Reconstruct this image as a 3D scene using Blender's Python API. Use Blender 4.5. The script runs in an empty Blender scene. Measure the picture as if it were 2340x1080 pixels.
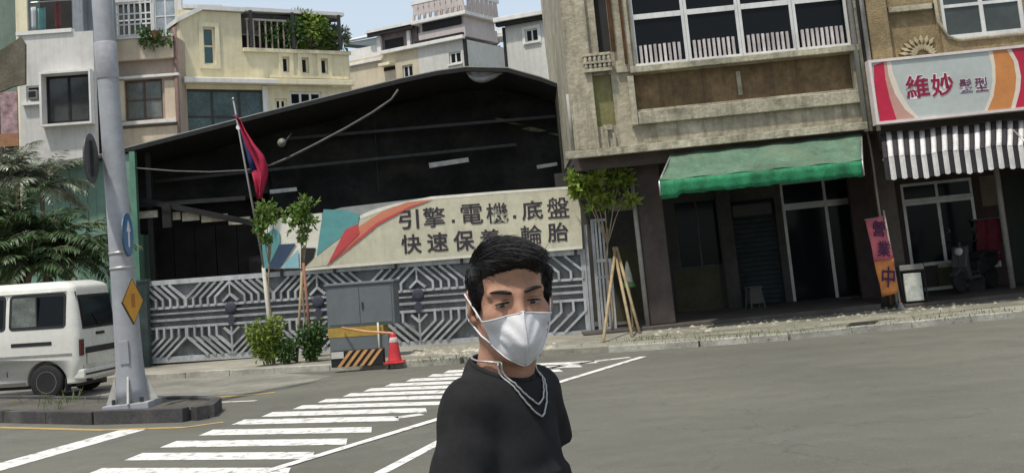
import bpy, bmesh, math, random
import numpy as np
from mathutils import Vector, Matrix
random.seed(7); rng = np.random.default_rng(7)
SC = bpy.context.scene
COL = SC.collection
rad = math.radians

# ---------------------------------------------------------------- camera
FPX, CAMH, ROLL, PITCH, HOR = 2700.0, 1.63, rad(4.9), rad(6.0), 590.0
PYC = HOR - FPX * math.tan(PITCH)
FW = Vector((0, math.cos(PITCH), math.sin(PITCH)))
U0 = Vector((0, -math.sin(PITCH), math.cos(PITCH)))
R0 = Vector((1, 0, 0))
UP = U0 * math.cos(ROLL) + R0 * math.sin(ROLL)
RT = R0 * math.cos(ROLL) - U0 * math.sin(ROLL)
CP = Vector((0, 0, CAMH))
cam = bpy.data.cameras.new('camera')
cam.sensor_width = 36.0
cam.lens = 36.0 * FPX / 2340.0
cam.shift_y = (PYC - 540.0) / 2340.0
cam.clip_end = 2000
camo = bpy.data.objects.new('camera', cam)
COL.objects.link(camo)
m = Matrix.Identity(4)
for i in range(3):
    m[i][0] = RT[i]; m[i][1] = UP[i]; m[i][2] = -FW[i]; m[i][3] = CP[i]
camo.matrix_world = m
SC.camera = camo

# ---------------------------------------------------------------- sky, sun, exposure
SUN_EL, SUN_AZ = rad(66), rad(-35)       # azimuth measured from behind the camera, minus = left
sun_from = Vector((math.sin(SUN_AZ) * math.cos(SUN_EL), -math.cos(SUN_AZ) * math.cos(SUN_EL), math.sin(SUN_EL)))
W = bpy.data.worlds.new('World'); SC.world = W; W.use_nodes = True
nt = W.node_tree
sky = nt.nodes.new('ShaderNodeTexSky'); sky.sky_type = 'NISHITA'; sky.sun_disc = False
sky.sun_elevation = SUN_EL
sky.sun_rotation = math.atan2(sun_from.x, sun_from.y)
sky.air_density = 1.0; sky.dust_density = 2.5; sky.ozone_density = 1.0
hz = nt.nodes.new('ShaderNodeMix'); hz.data_type = 'RGBA'; hz.inputs[0].default_value = 0.5      # even humid haze over the whole sky
nt.links.new(sky.outputs[0], hz.inputs[6]); hz.inputs[7].default_value = (6.5, 7.2, 7.7, 1)
nt.links.new(hz.outputs[2], nt.nodes['Background'].inputs[0])
nt.nodes['Background'].inputs[1].default_value = 0.10
sl = bpy.data.lights.new('sun', 'SUN'); sl.energy = 2.7; sl.angle = rad(2.5); sl.color = (1.0, 0.95, 0.86)
so = bpy.data.objects.new('sun', sl); COL.objects.link(so)
so.rotation_euler = (-sun_from).to_track_quat('-Z', 'Y').to_euler()
so.location = (0, 0, 30)
SC.view_settings.view_transform = 'Standard'
SC.view_settings.look = 'None'
SC.view_settings.exposure = 0.50
SC.view_settings.gamma = 1.0

# ---------------------------------------------------------------- helpers: space
def ray(x, y):
    return FW + RT * ((x - 1170) / FPX) - UP * ((y - PYC) / FPX)
def at(x, y, Y):
    d = ray(x, y); return CP + d * (Y / d.y)
def gr(x, y, z=0.0):
    d = ray(x, y); return CP + d * ((z - CAMH) / d.z)
class Fr:
    """a local frame: x along a facade, -y towards the street, z up"""
    def __init__(s, O, yaw=0.0, lean=0.0):
        s.M = Matrix.Translation(Vector(O)) @ Matrix.Rotation(rad(yaw), 4, 'Z') @ Matrix.Rotation(-rad(lean), 4, 'Y')
        s.I = s.M.inverted()
    def uv(s, px, py, d=0.0):
        o = s.I @ CP; dr = s.I.to_3x3() @ ray(px, py); t = (d - o.y) / dr.y
        q = o + dr * t; return q.x, q.z
    def rect(s, x0, y0, x1, y1, d=0.0):      # pixel box -> local x0, x1, z0, z1
        ym, xm = (y0 + y1) / 2, (x0 + x1) / 2
        return s.uv(x0, ym, d)[0], s.uv(x1, ym, d)[0], s.uv(xm, y1, d)[1], s.uv(xm, y0, d)[1]

# ---------------------------------------------------------------- helpers: things
def empty(name, fr, label=None, cat=None, group=None):
    o = bpy.data.objects.new(name, None); COL.objects.link(o)
    o.empty_display_size = 0.2
    if isinstance(fr, Fr): o.matrix_world = fr.M
    elif fr is not None: o.location = fr
    if label: tag(o, label, cat, group)
    return o
def tag(o, label, cat, group=None):
    o['label'] = label; o['category'] = cat
    if group: o['group'] = group
    return o
def struct(o):
    o['kind'] = 'structure'; return o
def stuff(o):
    o['kind'] = 'stuff'; return o

class MB:
    def __init__(s): s.v = []; s.f = []
    def add(s, vs, fs):
        b = len(s.v); s.v += [tuple(v) for v in vs]; s.f += [tuple(i + b for i in f) for f in fs]; return s
    def box(s, x0, x1, y0, y1, z0, z1):
        if x0 > x1: x0, x1 = x1, x0
        if y0 > y1: y0, y1 = y1, y0
        if z0 > z1: z0, z1 = z1, z0
        vs = [(x, y, z) for z in (z0, z1) for y in (y0, y1) for x in (x0, x1)]
        return s.add(vs, [(0, 2, 3, 1), (4, 5, 7, 6), (0, 1, 5, 4), (2, 6, 7, 3), (0, 4, 6, 2), (1, 3, 7, 5)])
    def prism(s, poly, y0, y1):               # polygon in xz, extruded along y
        n = len(poly)
        a = sum(poly[i][0] * poly[(i + 1) % n][1] - poly[(i + 1) % n][0] * poly[i][1] for i in range(n))
        if a < 0: poly = poly[::-1]
        vs = [(x, y0, z) for x, z in poly] + [(x, y1, z) for x, z in poly]
        fs = [tuple(range(n)), tuple(range(2 * n - 1, n - 1, -1))]
        fs += [(i, i + n, (i + 1) % n + n, (i + 1) % n) for i in range(n)]
        return s.add(vs, fs)
    def slab(s, poly, z0, z1):                # polygon in xy, extruded along z
        n = len(poly)
        a = sum(poly[i][0] * poly[(i + 1) % n][1] - poly[(i + 1) % n][0] * poly[i][1] for i in range(n))
        if a < 0: poly = poly[::-1]
        vs = [(x, y, z0) for x, y in poly] + [(x, y, z1) for x, y in poly]
        fs = [tuple(range(n - 1, -1, -1)), tuple(range(n, 2 * n))]
        fs += [(i, (i + 1) % n, (i + 1) % n + n, i + n) for i in range(n)]
        return s.add(vs, fs)
    def sheet(s, poly, z):
        return s.add([(x, y, z) for x, y in poly], [tuple(range(len(poly)))])
    def bar(s, p, q, w, y0, y1):              # a bar between two xz points, width w, y0..y1
        p, q = Vector(p), Vector(q); d = (q - p).normalized(); n = Vector((-d.y, d.x)) * (w / 2)
        return s.prism([tuple(p + n), tuple(q + n), tuple(q - n), tuple(p - n)], y0, y1)
    def tube(s, pts, r, n=8, cap=True):
        pts = [Vector(p) for p in pts]; k = len(pts)
        rs = r if isinstance(r, (list, tuple)) else [r] * k
        ref = None; base = len(s.v)
        for i, p in enumerate(pts):
            t = (pts[min(i + 1, k - 1)] - pts[max(i - 1, 0)]).normalized()
            if ref is None:
                ref = Vector((0, 0, 1)) if abs(t.z) < 0.9 else Vector((1, 0, 0))
            a = t.cross(ref)
            a.normalize(); b = a.cross(t).normalized(); ref = b
            for j in range(n):
                th = 2 * math.pi * j / n
                s.v.append(tuple(p + (a * math.cos(th) + b * math.sin(th)) * rs[i]))
        for i in range(k - 1):
            for j in range(n):
                a0 = base + i * n + j; a1 = base + i * n + (j + 1) % n
                s.f.append((a0, a1, a1 + n, a0 + n))
        if cap:
            s.f.append(tuple(base + j for j in range(n - 1, -1, -1)))
            s.f.append(tuple(base + (k - 1) * n + j for j in range(n)))
        return s
    def lathe(s, prof, n=24, c=(0, 0, 0), axis='z'):
        base = len(s.v)
        for r, h in prof:
            for j in range(n):
                th = 2 * math.pi * j / n
                a, b = r * math.cos(th), r * math.sin(th)
                q = {'z': (a, b, h), 'y': (a, h, b), 'x': (h, a, b)}[axis]
                s.v.append((q[0] + c[0], q[1] + c[1], q[2] + c[2]))
        k = len(prof)
        for i in range(k - 1):
            for j in range(n):
                a0 = base + i * n + j; a1 = base + i * n + (j + 1) % n
                s.f.append((a0, a1, a1 + n, a0 + n))
        s.f.append(tuple(base + j for j in range(n - 1, -1, -1)))
        s.f.append(tuple(base + (k - 1) * n + j for j in range(n)))
        return s
    def wall(s, x0, x1, z0, z1, y0, y1, holes=()):     # a wall slab with rectangular openings
        xs = sorted({x0, x1, *[min(max(h[i], x0), x1) for h in holes for i in (0, 1)]})
        zs = sorted({z0, z1, *[min(max(h[i], z0), z1) for h in holes for i in (2, 3)]})
        nx, nz = len(xs) - 1, len(zs) - 1
        def solid(i, j):
            if i < 0 or j < 0 or i >= nx or j >= nz: return False
            cx, cz = (xs[i] + xs[i + 1]) / 2, (zs[j] + zs[j + 1]) / 2
            return not any(h[0] < cx < h[1] and h[2] < cz < h[3] for h in holes)
        for i in range(nx):
            for j in range(nz):
                if not solid(i, j): continue
                a, b, c, d = xs[i], xs[i + 1], zs[j], zs[j + 1]
                s.add([(a, y0, c), (b, y0, c), (b, y0, d), (a, y0, d)], [(0, 1, 2, 3)])
                s.add([(a, y1, c), (b, y1, c), (b, y1, d), (a, y1, d)], [(3, 2, 1, 0)])
                if not solid(i - 1, j): s.add([(a, y0, c), (a, y1, c), (a, y1, d), (a, y0, d)], [(3, 2, 1, 0)])
                if not solid(i + 1, j): s.add([(b, y0, c), (b, y1, c), (b, y1, d), (b, y0, d)], [(0, 1, 2, 3)])
                if not solid(i, j - 1): s.add([(a, y0, c), (b, y0, c), (b, y1, c), (a, y1, c)], [(3, 2, 1, 0)])
                if not solid(i, j + 1): s.add([(a, y0, d), (b, y0, d), (b, y1, d), (a, y1, d)], [(0, 1, 2, 3)])
        return s
    def build(s, name, mat, parent=None, bevel=0.0, smooth=False, fix=True):
        me = bpy.data.meshes.new(name)
        me.from_pydata(s.v, [], s.f)
        if bevel or fix:
            bm = bmesh.new(); bm.from_mesh(me)
            if fix:
                bmesh.ops.remove_doubles(bm, verts=bm.verts, dist=1e-5)
                bmesh.ops.recalc_face_normals(bm, faces=bm.faces)
            if bevel:
                es = [e for e in bm.edges if len(e.link_faces) == 2 and e.calc_face_angle(0) > 0.6]
                bmesh.ops.bevel(bm, geom=es, offset=bevel, segments=2, affect='EDGES', profile=0.6)
            bm.to_mesh(me); bm.free()
        return link(name, me, mat, parent, smooth)
def link(name, me, mat, parent=None, smooth=False):
    if smooth:
        me.polygons.foreach_set('use_smooth', [True] * len(me.polygons))
    if mat and not me.materials: me.materials.append(mat)
    o = bpy.data.objects.new(name, me); COL.objects.link(o)
    if parent: o.parent = parent
    return o
def B(name, mat, parent, x0, x1, y0, y1, z0, z1, bevel=0.0):
    return MB().box(x0, x1, y0, y1, z0, z1).build(name, mat, parent, bevel)
def copy_tree(o, parent=None):
    c = o.copy(); COL.objects.link(c); c.parent = parent
    for ch in list(o.children): copy_tree(ch, c)
    return c

# ---------------------------------------------------------------- helpers: materials
MATS = {}
def mat(name, col, rough=0.75, var=0.18, scale=1.5, bump=0.15, bscale=40.0, metal=0.0, streak=0.0,
        dirt=None, dirt_amt=0.0, island=0.0, objvar=0.0, spec=0.4, transl=0.0, emis=None):
    if name in MATS: return MATS[name]
    mt = bpy.data.materials.new(name); mt.use_nodes = True; MATS[name] = mt
    n, l = mt.node_tree.nodes, mt.node_tree.links
    bs = n['Principled BSDF']; out = n['Material Output']
    bs.inputs['Roughness'].default_value = rough; bs.inputs['Metallic'].default_value = metal
    bs.inputs['Specular IOR Level'].default_value = spec
    tc = n.new('ShaderNodeTexCoord'); src = tc.outputs['Object']
    def noise(sc, det=5, vec=None, r=0.6):
        q = n.new('ShaderNodeTexNoise'); q.inputs['Scale'].default_value = sc
        q.inputs['Detail'].default_value = det; q.inputs['Roughness'].default_value = r
        l.new(vec or src, q.inputs['Vector']); return q.outputs['Fac']
    def ramp(fac, a, b, ca, cb):
        q = n.new('ShaderNodeMapRange'); q.inputs[1].default_value = a; q.inputs[2].default_value = b
        q.inputs[3].default_value = ca; q.inputs[4].default_value = cb; l.new(fac, q.inputs[0]); return q.outputs[0]
    def mul(c, f):
        q = n.new('ShaderNodeMix'); q.data_type = 'RGBA'; q.blend_type = 'MULTIPLY'; q.inputs[0].default_value = 1
        l.new(c, q.inputs[6]); l.new(f, q.inputs[7]); return q.outputs[2]
    def mixc(c, fac, b):
        q = n.new('ShaderNodeMix'); q.data_type = 'RGBA'; l.new(fac, q.inputs[0]); l.new(c, q.inputs[6])
        q.inputs[7].default_value = (*b, 1); return q.outputs[2]
    rgb = n.new('ShaderNodeRGB'); rgb.outputs[0].default_value = (*col, 1); c = rgb.outputs[0]
    if var:
        c = mul(c, ramp(noise(scale), 0.3, 0.7, 1 - var, 1 + var))
        c = mul(c, ramp(noise(scale * 9, 4), 0.3, 0.7, 1 - var * 0.5, 1 + var * 0.5))
    if streak:
        mp = n.new('ShaderNodeMapping'); mp.inputs['Scale'].default_value = (5, 5, 0.45); l.new(src, mp.inputs[0])
        c = mixc(c, ramp(noise(1.2, 6, mp.outputs[0], 0.7), 0.48, 0.72, 0, streak), dirt or (0.05, 0.045, 0.035))
    if dirt and dirt_amt:
        c = mixc(c, ramp(noise(scale * 0.7 + 0.3, 8, None, 0.7), 0.5, 0.7, 0, dirt_amt), dirt)
    if island:
        g = n.new('ShaderNodeNewGeometry'); c = mul(c, ramp(g.outputs['Random Per Island'], 0, 1, 1 - island, 1 + island))
    if objvar:
        oi = n.new('ShaderNodeObjectInfo'); c = mul(c, ramp(oi.outputs['Random'], 0, 1, 1 - objvar, 1 + objvar))
    l.new(c, bs.inputs['Base Color'])
    if rough > 0.15 and var:
        l.new(ramp(noise(scale * 3, 3), 0.3, 0.7, max(rough - 0.1, 0.05), min(rough + 0.1, 1)), bs.inputs['Roughness'])
    if bump:
        bp = n.new('ShaderNodeBump'); bp.inputs['Strength'].default_value = bump; bp.inputs['Distance'].default_value = 0.02
        l.new(noise(bscale, 4), bp.inputs['Height']); l.new(bp.outputs[0], bs.inputs['Normal'])
    if transl:
        tr = n.new('ShaderNodeBsdfTranslucent'); l.new(c, tr.inputs[0]); mx = n.new('ShaderNodeMixShader')
        mx.inputs[0].default_value = transl; l.new(bs.outputs[0], mx.inputs[1]); l.new(tr.outputs[0], mx.inputs[2])
        l.new(mx.outputs[0], out.inputs[0])
    return mt
def srgb(r, g, b):
    f = lambda c: (c / 255 / 12.92) if c / 255 <= 0.04045 else ((c / 255 + 0.055) / 1.055) ** 2.4
    return (f(r), f(g), f(b))

GLASS = mat('dark_glass', (0.008, 0.010, 0.012), 0.12, 0, spec=0.12, bump=0)
GLASS_T = mat('teal_glass', (0.05, 0.10, 0.11), 0.12, 0.2, 0.8, bump=0)
WHITE_FR = mat('white_window_frame', (0.62, 0.62, 0.6), 0.5, 0.12, 2, 0.05, streak=0.25)
ALU = mat('aluminium', (0.38, 0.38, 0.37), 0.4, 0.12, 2, 0.05, metal=0.6)
BLACK = mat('matt_black', (0.012, 0.012, 0.012), 0.8, 0.2, 3, 0.1)
DARKMET = mat('dark_metal', (0.04, 0.04, 0.04), 0.5, 0.2, 3, 0.1, metal=0.3)

def window(parent, x0, x1, z0, z1, y, frm=WHITE_FR, glass=GLASS, nx=2, nz=1, fw=0.05, th=0.06, sill=None, name='window'):
    """frame as the part, its panes as sub-parts; y = front plane of the frame"""
    fb = MB().wall(x0, x1, z0, z1, y, y + th, [(x0 + fw, x1 - fw, z0 + fw, z1 - fw)])
    ixs = np.linspace(x0 + fw * .5, x1 - fw * .5, nx + 1); izs = np.linspace(z0 + fw * .5, z1 - fw * .5, nz + 1)
    for x in ixs[1:-1]: fb.box(x - fw / 2, x + fw / 2, y + 0.004, y + th - 0.004, z0 + fw, z1 - fw)
    for z in izs[1:-1]: fb.box(x0 + fw, x1 - fw, y + 0.007, y + th - 0.007, z - fw * .4, z + fw * .4)
    w = fb.build(name, frm, parent, fix=False)
    for i in range(nx):
        for j in range(nz):
            tilt = random.uniform(-0.004, 0.004)
            q = MB().box(ixs[i] + fw * .3, ixs[i + 1] - fw * .3, y + th * .4 + tilt, y + th * .4 + 0.012 + tilt, izs[j] + fw * .3, izs[j + 1] - fw * .3)
            q.build('pane', glass, w)
    if sill:
        MB().box(x0 - 0.08, x1 + 0.08, y - 0.16, y + th, z0 - 0.07, z0 - 0.002).build('sill', sill, w)
    return w

def text_mesh(s, width=None, height=None, bold=0.0, extr=0.01):
    cu = bpy.data.curves.new('t', 'FONT'); cu.body = s; cu.align_x = 'CENTER'; cu.align_y = 'CENTER'
    cu.extrude = extr; cu.offset = bold; cu.resolution_u = 3
    o = bpy.data.objects.new('t', cu); COL.objects.link(o)
    dg = bpy.context.evaluated_depsgraph_get(); dg.update()
    me = bpy.data.meshes.new_from_object(o.evaluated_get(dg))
    bpy.data.objects.remove(o)
    v = np.empty(len(me.vertices) * 3); me.vertices.foreach_get('co', v); v = v.reshape(-1, 3)
    lo, hi = v.min(0), v.max(0); c = (lo + hi) / 2
    sx = width / (hi[0] - lo[0]) if width else None
    sy = height / (hi[1] - lo[1]) if height else None
    sx = sx or sy; sy = sy or sx
    o2 = np.stack([(v[:, 0] - c[0]) * sx, -(v[:, 2] - c[2]), (v[:, 1] - c[1]) * sy], 1)
    me.vertices.foreach_set('co', o2.ravel()); me.update()
    return me

# leaves ---------------------------------------------------------------
def leaf(mb, p, d, L, w, fold=0.25, up=Vector((0, 0, 1))):
    d = d.normalized(); s = d.cross(up)
    if s.length < 1e-3: s = Vector((1, 0, 0))
    s.normalize(); nn = s.cross(d)
    a = p; b = p + d * L * 0.5 + s * w / 2 + nn * fold * w; c = p + d * L - nn * L * 0.12; e = p + d * L * 0.5 - s * w / 2 + nn * fold * w
    mid = p + d * L * 0.5
    mb.add([a, b, c, e, mid], [(0, 1, 2, 4), (0, 4, 2, 3)])
def rdir():
    v = rng.normal(size=3); return Vector(v / np.linalg.norm(v))
def clump_leaves(mb, c, r, n, L, w, shell=0.5):
    for _ in range(n):
        d = rdir(); q = Vector((d.x * r[0], d.y * r[1], d.z * r[2])) * (shell + (1 - shell) * random.random()) 
        dd = (d + rdir() * 0.9 + Vector((0, 0, -0.15)))
        leaf(mb, Vector(c) + q, dd, L * random.uniform(.6, 1.2), w * random.uniform(.7, 1.2), 0.25, rdir())

# ================================================================ GROUND
def asphalt():
    mt = bpy.data.materials.new('asphalt'); mt.use_nodes = True
    n, l = mt.node_tree.nodes, mt.node_tree.links; bs = n['Principled BSDF']
    tc = n.new('ShaderNodeTexCoord')
    def noise(sc, det, r=.6, vec=None):
        q = n.new('ShaderNodeTexNoise'); q.inputs['Scale'].default_value = sc; q.inputs['Detail'].default_value = det
        q.inputs['Roughness'].default_value = r; l.new(vec or tc.outputs['Object'], q.inputs[0]); return q.outputs['Fac']
    def rmp(f, a, b, c, d):
        q = n.new('ShaderNodeMapRange'); l.new(f, q.inputs[0])
        for i, v in enumerate((a, b, c, d)): q.inputs[i + 1].default_value = v
        return q.outputs[0]
    def mix(a, b, f, mode='MIX'):
        q = n.new('ShaderNodeMix'); q.data_type = 'RGBA'; q.blend_type = mode
        for s, i in ((f, 0), (a, 6), (b, 7)):
            if hasattr(s, 'is_linked') or hasattr(s, 'links'): l.new(s, q.inputs[i])
            else: q.inputs[i].default_value = s if i == 0 else (*s, 1)
        return q.outputs[2]
    c = mix((0.102, 0.100, 0.081), (0.140, 0.136, 0.109), rmp(noise(0.22, 6, .65), .38, .62, 0, 1))
    c = mix(c, (0.095, 0.092, 0.080), rmp(noise(0.9, 5, .7), .5, .68, 0, .7))
    mp = n.new('ShaderNodeMapping'); mp.inputs['Rotation'].default_value = (0, 0, rad(-4)); mp.inputs['Scale'].default_value = (.12, 1.6, 1)
    l.new(tc.outputs['Object'], mp.inputs[0])
    c = mix(c, (0.172, 0.164, 0.137), rmp(noise(1.0, 6, .75, mp.outputs[0]), .5, .75, 0, .35))     # worn wheel tracks along the street
    c = mix(c, (0.055, 0.053, 0.05), rmp(noise(2.3, 7, .75), .58, .74, 0, .6))      # oil and tyre grime
    c = mix(c, (0.20, 0.19, 0.16), rmp(noise(5.5, 6, .8), .57, .72, 0, .5))         # dusty polished stone
    v = n.new('ShaderNodeTexVoronoi'); v.feature = 'DISTANCE_TO_EDGE'; v.inputs['Scale'].default_value = .35
    wv = n.new('ShaderNodeVectorMath'); wv.operation = 'ADD'; nz = n.new('ShaderNodeTexNoise'); nz.inputs['Scale'].default_value = 1.5; nz.inputs['Detail'].default_value = 6
    l.new(tc.outputs['Object'], nz.inputs[0]); l.new(tc.outputs['Object'], wv.inputs[0]); l.new(nz.outputs['Color'], wv.inputs[1]); l.new(wv.outputs[0], v.inputs['Vector'])
    crack = rmp(v.outputs['Distance'], 0.0, .006, .28, 0)
    c = mix(c, (0.03, 0.03, 0.03), crack)
    c = mix(c, (0.3, 0.3, 0.28), rmp(noise(70, 3), .60, .70, 0, .5))
    c = mix(c, (0.02, 0.02, 0.02), rmp(noise(55, 3), .30, .40, .55, 0))
    l.new(c, bs.inputs['Base Color']); bs.inputs['Roughness'].default_value = .88; bs.inputs['Specular IOR Level'].default_value = .25
    bp = n.new('ShaderNodeBump'); bp.inputs['Strength'].default_value = .5; bp.inputs['Distance'].default_value = .01
    l.new(noise(90, 3), bp.inputs['Height']); l.new(bp.outputs[0], bs.inputs['Normal'])
    return mt
ASPH = asphalt()
def paint_mat(name, col, wear):
    mt = bpy.data.materials.new(name); mt.use_nodes = True
    n, l = mt.node_tree.nodes, mt.node_tree.links; bs = n['Principled BSDF']
    tc = n.new('ShaderNodeTexCoord'); q = n.new('ShaderNodeTexNoise'); q.inputs['Scale'].default_value = 7; q.inputs['Detail'].default_value = 9; q.inputs['Roughness'].default_value = .72
    l.new(tc.outputs['Object'], q.inputs[0])
    mr = n.new('ShaderNodeMapRange'); l.new(q.outputs['Fac'], mr.inputs[0])
    mr.inputs[1].default_value = .50; mr.inputs[2].default_value = .64; mr.inputs[3].default_value = 0; mr.inputs[4].default_value = wear
    mx = n.new('ShaderNodeMix'); mx.data_type = 'RGBA'; l.new(mr.outputs[0], mx.inputs[0]); mx.inputs[6].default_value = (*col, 1); mx.inputs[7].default_value = (.17, .165, .15, 1)
    l.new(mx.outputs[2], bs.inputs['Base Color']); bs.inputs['Roughness'].default_value = .7
    return mt
PAINT = paint_mat('white_road_paint', (.66, .64, .60), .95)
PAINT2 = paint_mat('old_white_road_paint', (.58, .56, .52), .9)
YPAINT = paint_mat('yellow_road_paint', (.42, .27, .07), .9)
PAVE = mat('pavement_concrete', (.25, .235, .19), .9, .3, .5, .6, 25, dirt=(.10, .095, .075), dirt_amt=.8)
PAVE2 = mat('rough_patched_pavement', (.20, .19, .145), .92, .4, .9, .9, 12, dirt=(.085, .085, .06), dirt_amt=.85)
KERB = mat('kerb_concrete', (.34, .325, .28), .88, .3, 1.5, .5, 30, dirt=(.13, .12, .1), dirt_amt=.7)
KERBD = mat('dark_painted_kerb', (.045, .042, .042), .8, .35, 2, .4, 30, dirt=(.16, .15, .13), dirt_amt=.5)

road = struct(MB().sheet([(-300, -120), (300, -120), (300, 400), (-300, 400)], 0).build('road', ASPH))
def line(name, pts, w, m_, z=.004):
    mb = MB(); P = [Vector((p[0], p[1])) for p in pts]
    ns = []
    for i in range(len(P)):
        d = (P[min(i + 1, len(P) - 1)] - P[max(i - 1, 0)]).normalized(); ns.append(Vector((-d.y, d.x)) * w / 2)
    for i in range(len(P) - 1):
        q = [P[i] + ns[i], P[i + 1] + ns[i + 1], P[i + 1] - ns[i + 1], P[i] - ns[i]]
        mb.sheet([tuple(v) for v in q], z)
    return mb.build(name, m_, road)
tips = [(215, 1078), (303, 1043), (390, 1014), (470, 988), (545, 964), (615, 946), (680, 930), (740, 915), (793, 902), (843, 890), (890, 879), (935, 868), (980, 858)]
T = [gr(*t) for t in tips]
sd = Vector((1.98, -.94)); A0, A1 = gr(600, 1080), gr(1470, 815)
T = [T[0] * 2 - T[1]] + T + [T[-1] + (T[-1] - T[-2]) * k for k in (1, 2)]
for i, t in enumerate(T):
    p = Vector((t.x, t.y)); w = .42 if i < 7 else .37
    n_ = Vector((-.12, 1)).normalized() * w / 2; e = Vector((random.uniform(-.03, .03), 0))
    a, b = p + e, p + sd - e
    MB().sheet([tuple(a - n_ + Vector((-.05, 0))), tuple(b - n_), tuple(b + n_), tuple(a + n_ + Vector((.05, 0)))], .004).build('crosswalk_stripe', PAINT, road)
dA = (A1 - A0); 
line('edge_line', [A0 - dA * .35, A0, A0 + dA * .5, A1], .125, PAINT, .008)
L0, L1 = gr(870, 1080), gr(980, 1022)
line('edge_line', [L0 - (L1 - L0) * 2, L0, L1, L1 + (L1 - L0) * 2.2], .12, PAINT, .004)
line('lane_line', [gr(1225, 846), gr(1300, 833), gr(1385, 822), gr(1440, 816)], .16, PAINT2, .004)
line('lane_line', [gr(905, 954), gr(965, 946)], .2, PAINT2, .004)
sp = [gr(-120, 1100), gr(0, 1066), gr(305, 981)]
line('stop_line', sp, .40, PAINT, .004)
line('yellow_line', [gr(-150, 968), gr(0, 976), gr(230, 982), gr(420, 976), gr(510, 964)], .11, YPAINT, .004)
line('yellow_line', [gr(-50, 934), gr(330, 913), gr(480, 908), gr(570, 902), gr(628, 896)], .14, YPAINT, .004)
line('lane_line', [gr(470, 920), gr(585, 915)], .1, PAINT2, .004)
GUT = mat('concrete_gutter', (.19, .18, .15), .9, .3, 1.2, .5, 30, dirt=(.10, .095, .08), dirt_amt=.7)
MB().sheet([tuple(gr(*q_)[:2]) for q_ in ((-300, 942), (330, 908), (480, 903), (628, 893), (760, 858), (640, 852), (340, 868), (-300, 905))], .0025).build('concrete_gutter', GUT, road)
# pavement in front of the yard and the shops
edge = [gr(-700, 935), gr(0, 888), gr(340, 866), gr(640, 850), gr(900, 838), gr(1060, 828), gr(1230, 812), gr(1395, 803), gr(1600, 790), gr(1800, 775), gr(2340, 722), gr(3000, 657)]
E2 = [(p.x, p.y) for p in edge]
pv = struct(MB().slab(E2 + [(E2[-1][0] + 2, 60), (E2[0][0] - 6, 60)], -.02, .085).build('pavement', PAVE))
def strip(pts, off0, off1, z0, z1, name, m_, par, gaps=()):
    P = [Vector(p) for p in pts]
    for i in range(len(P) - 1):
        if i in gaps: continue
        d = (P[i + 1] - P[i]); L = d.length; d.normalize(); nn = Vector((-d.y, d.x))
        k = max(1, int(round(L / 1.0)))
        for j in range(k):
            a, b = P[i] + d * (L * j / k + .006), P[i] + d * (L * (j + 1) / k - .006)
            zz = random.uniform(-.006, .006)
            MB().slab([tuple(a + nn * off0), tuple(b + nn * off0), tuple(b + nn * off1), tuple(a + nn * off1)], z0, z1 + zz).build(name, m_, par, .008)
strip(E2, -.004, -.17, -.02, .105, 'kerb_stone', KERB, pv, gaps=(6,))
# rough strip of broken concrete before the arcade
rp = [gr(1440, 790), gr(1800, 768), gr(2340, 706), gr(3000, 640), gr(3000, 600), gr(2340, 668), gr(1800, 722), gr(1520, 752)]
MB().sheet([(p.x, p.y) for p in rp], .090).build('broken_concrete', PAVE2, pv)
rub = MB()
for _ in range(420):
    a = random.random(); b = random.random()
    p = gr(1500 + 900 * a, 780 - 85 * a - b * (28 + 20 * a)); s_ = random.uniform(.02, .07)
    rub.add([Vector((p.x, p.y, .09)) + Vector((math.cos(t) * s_ * random.uniform(.6, 1.2), math.sin(t) * s_ * random.uniform(.6, 1.2), 0)) for t in (0, 1.3, 2.5, 3.8, 5)] + [(p.x, p.y, .09 + s_ * .5)], [(0, 1, 5), (1, 2, 5), (2, 3, 5), (3, 4, 5), (4, 0, 5)])
for _ in range(160):
    a = random.random(); p = gr(940 + 330 * a, 826 - 14 * a - random.random() * 18); s_ = random.uniform(.03, .09)
    rub.add([Vector((p.x, p.y, .085)) + Vector((math.cos(t) * s_, math.sin(t) * s_, 0)) for t in (0, 1.3, 2.5, 3.8, 5)] + [(p.x, p.y, .085 + s_ * .5)], [(0, 1, 5), (1, 2, 5), (2, 3, 5), (3, 4, 5), (4, 0, 5)])
gv = stuff(rub.build('gravel', mat('gravel', (.30, .28, .22), .95, .3, 4, .3, island=.35)))
gv['label'] = 'loose grey gravel and rubble scattered on the pavement'; gv['category'] = 'gravel'
MB().slab([tuple(gr(1935, 758)[:2]), tuple(gr(2000, 752)[:2]), tuple(gr(2010, 744)[:2]), tuple(gr(1945, 750)[:2])], .09, .094).build('drain_cover', DARKMET, pv)
GRASS = mat('grass_blades', (.10, .14, .035), .8, .2, 3, 0, island=.4, transl=.3)
gb = MB()
for cx, cy, n_, sp_ in ((1480, 775, 120, .5), (1640, 772, 160, .8), (1760, 765, 120, .6), (2050, 738, 160, .9), (2250, 715, 120, .8), (1010, 822, 90, .4), (1100, 818, 120, .7)):
    c = gr(cx, cy, .09)
    for _ in range(n_):
        q = c + Vector((random.gauss(0, sp_), random.gauss(0, sp_ * .5), 0)); leaf(gb, q, Vector((random.gauss(0, .5), random.gauss(0, .5), 1)), random.uniform(.03, .10), .012)
go = stuff(gb.build('grass', GRASS, fix=False)); go['label'] = 'weeds growing in the pavement cracks'; go['category'] = 'grass'

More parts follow.
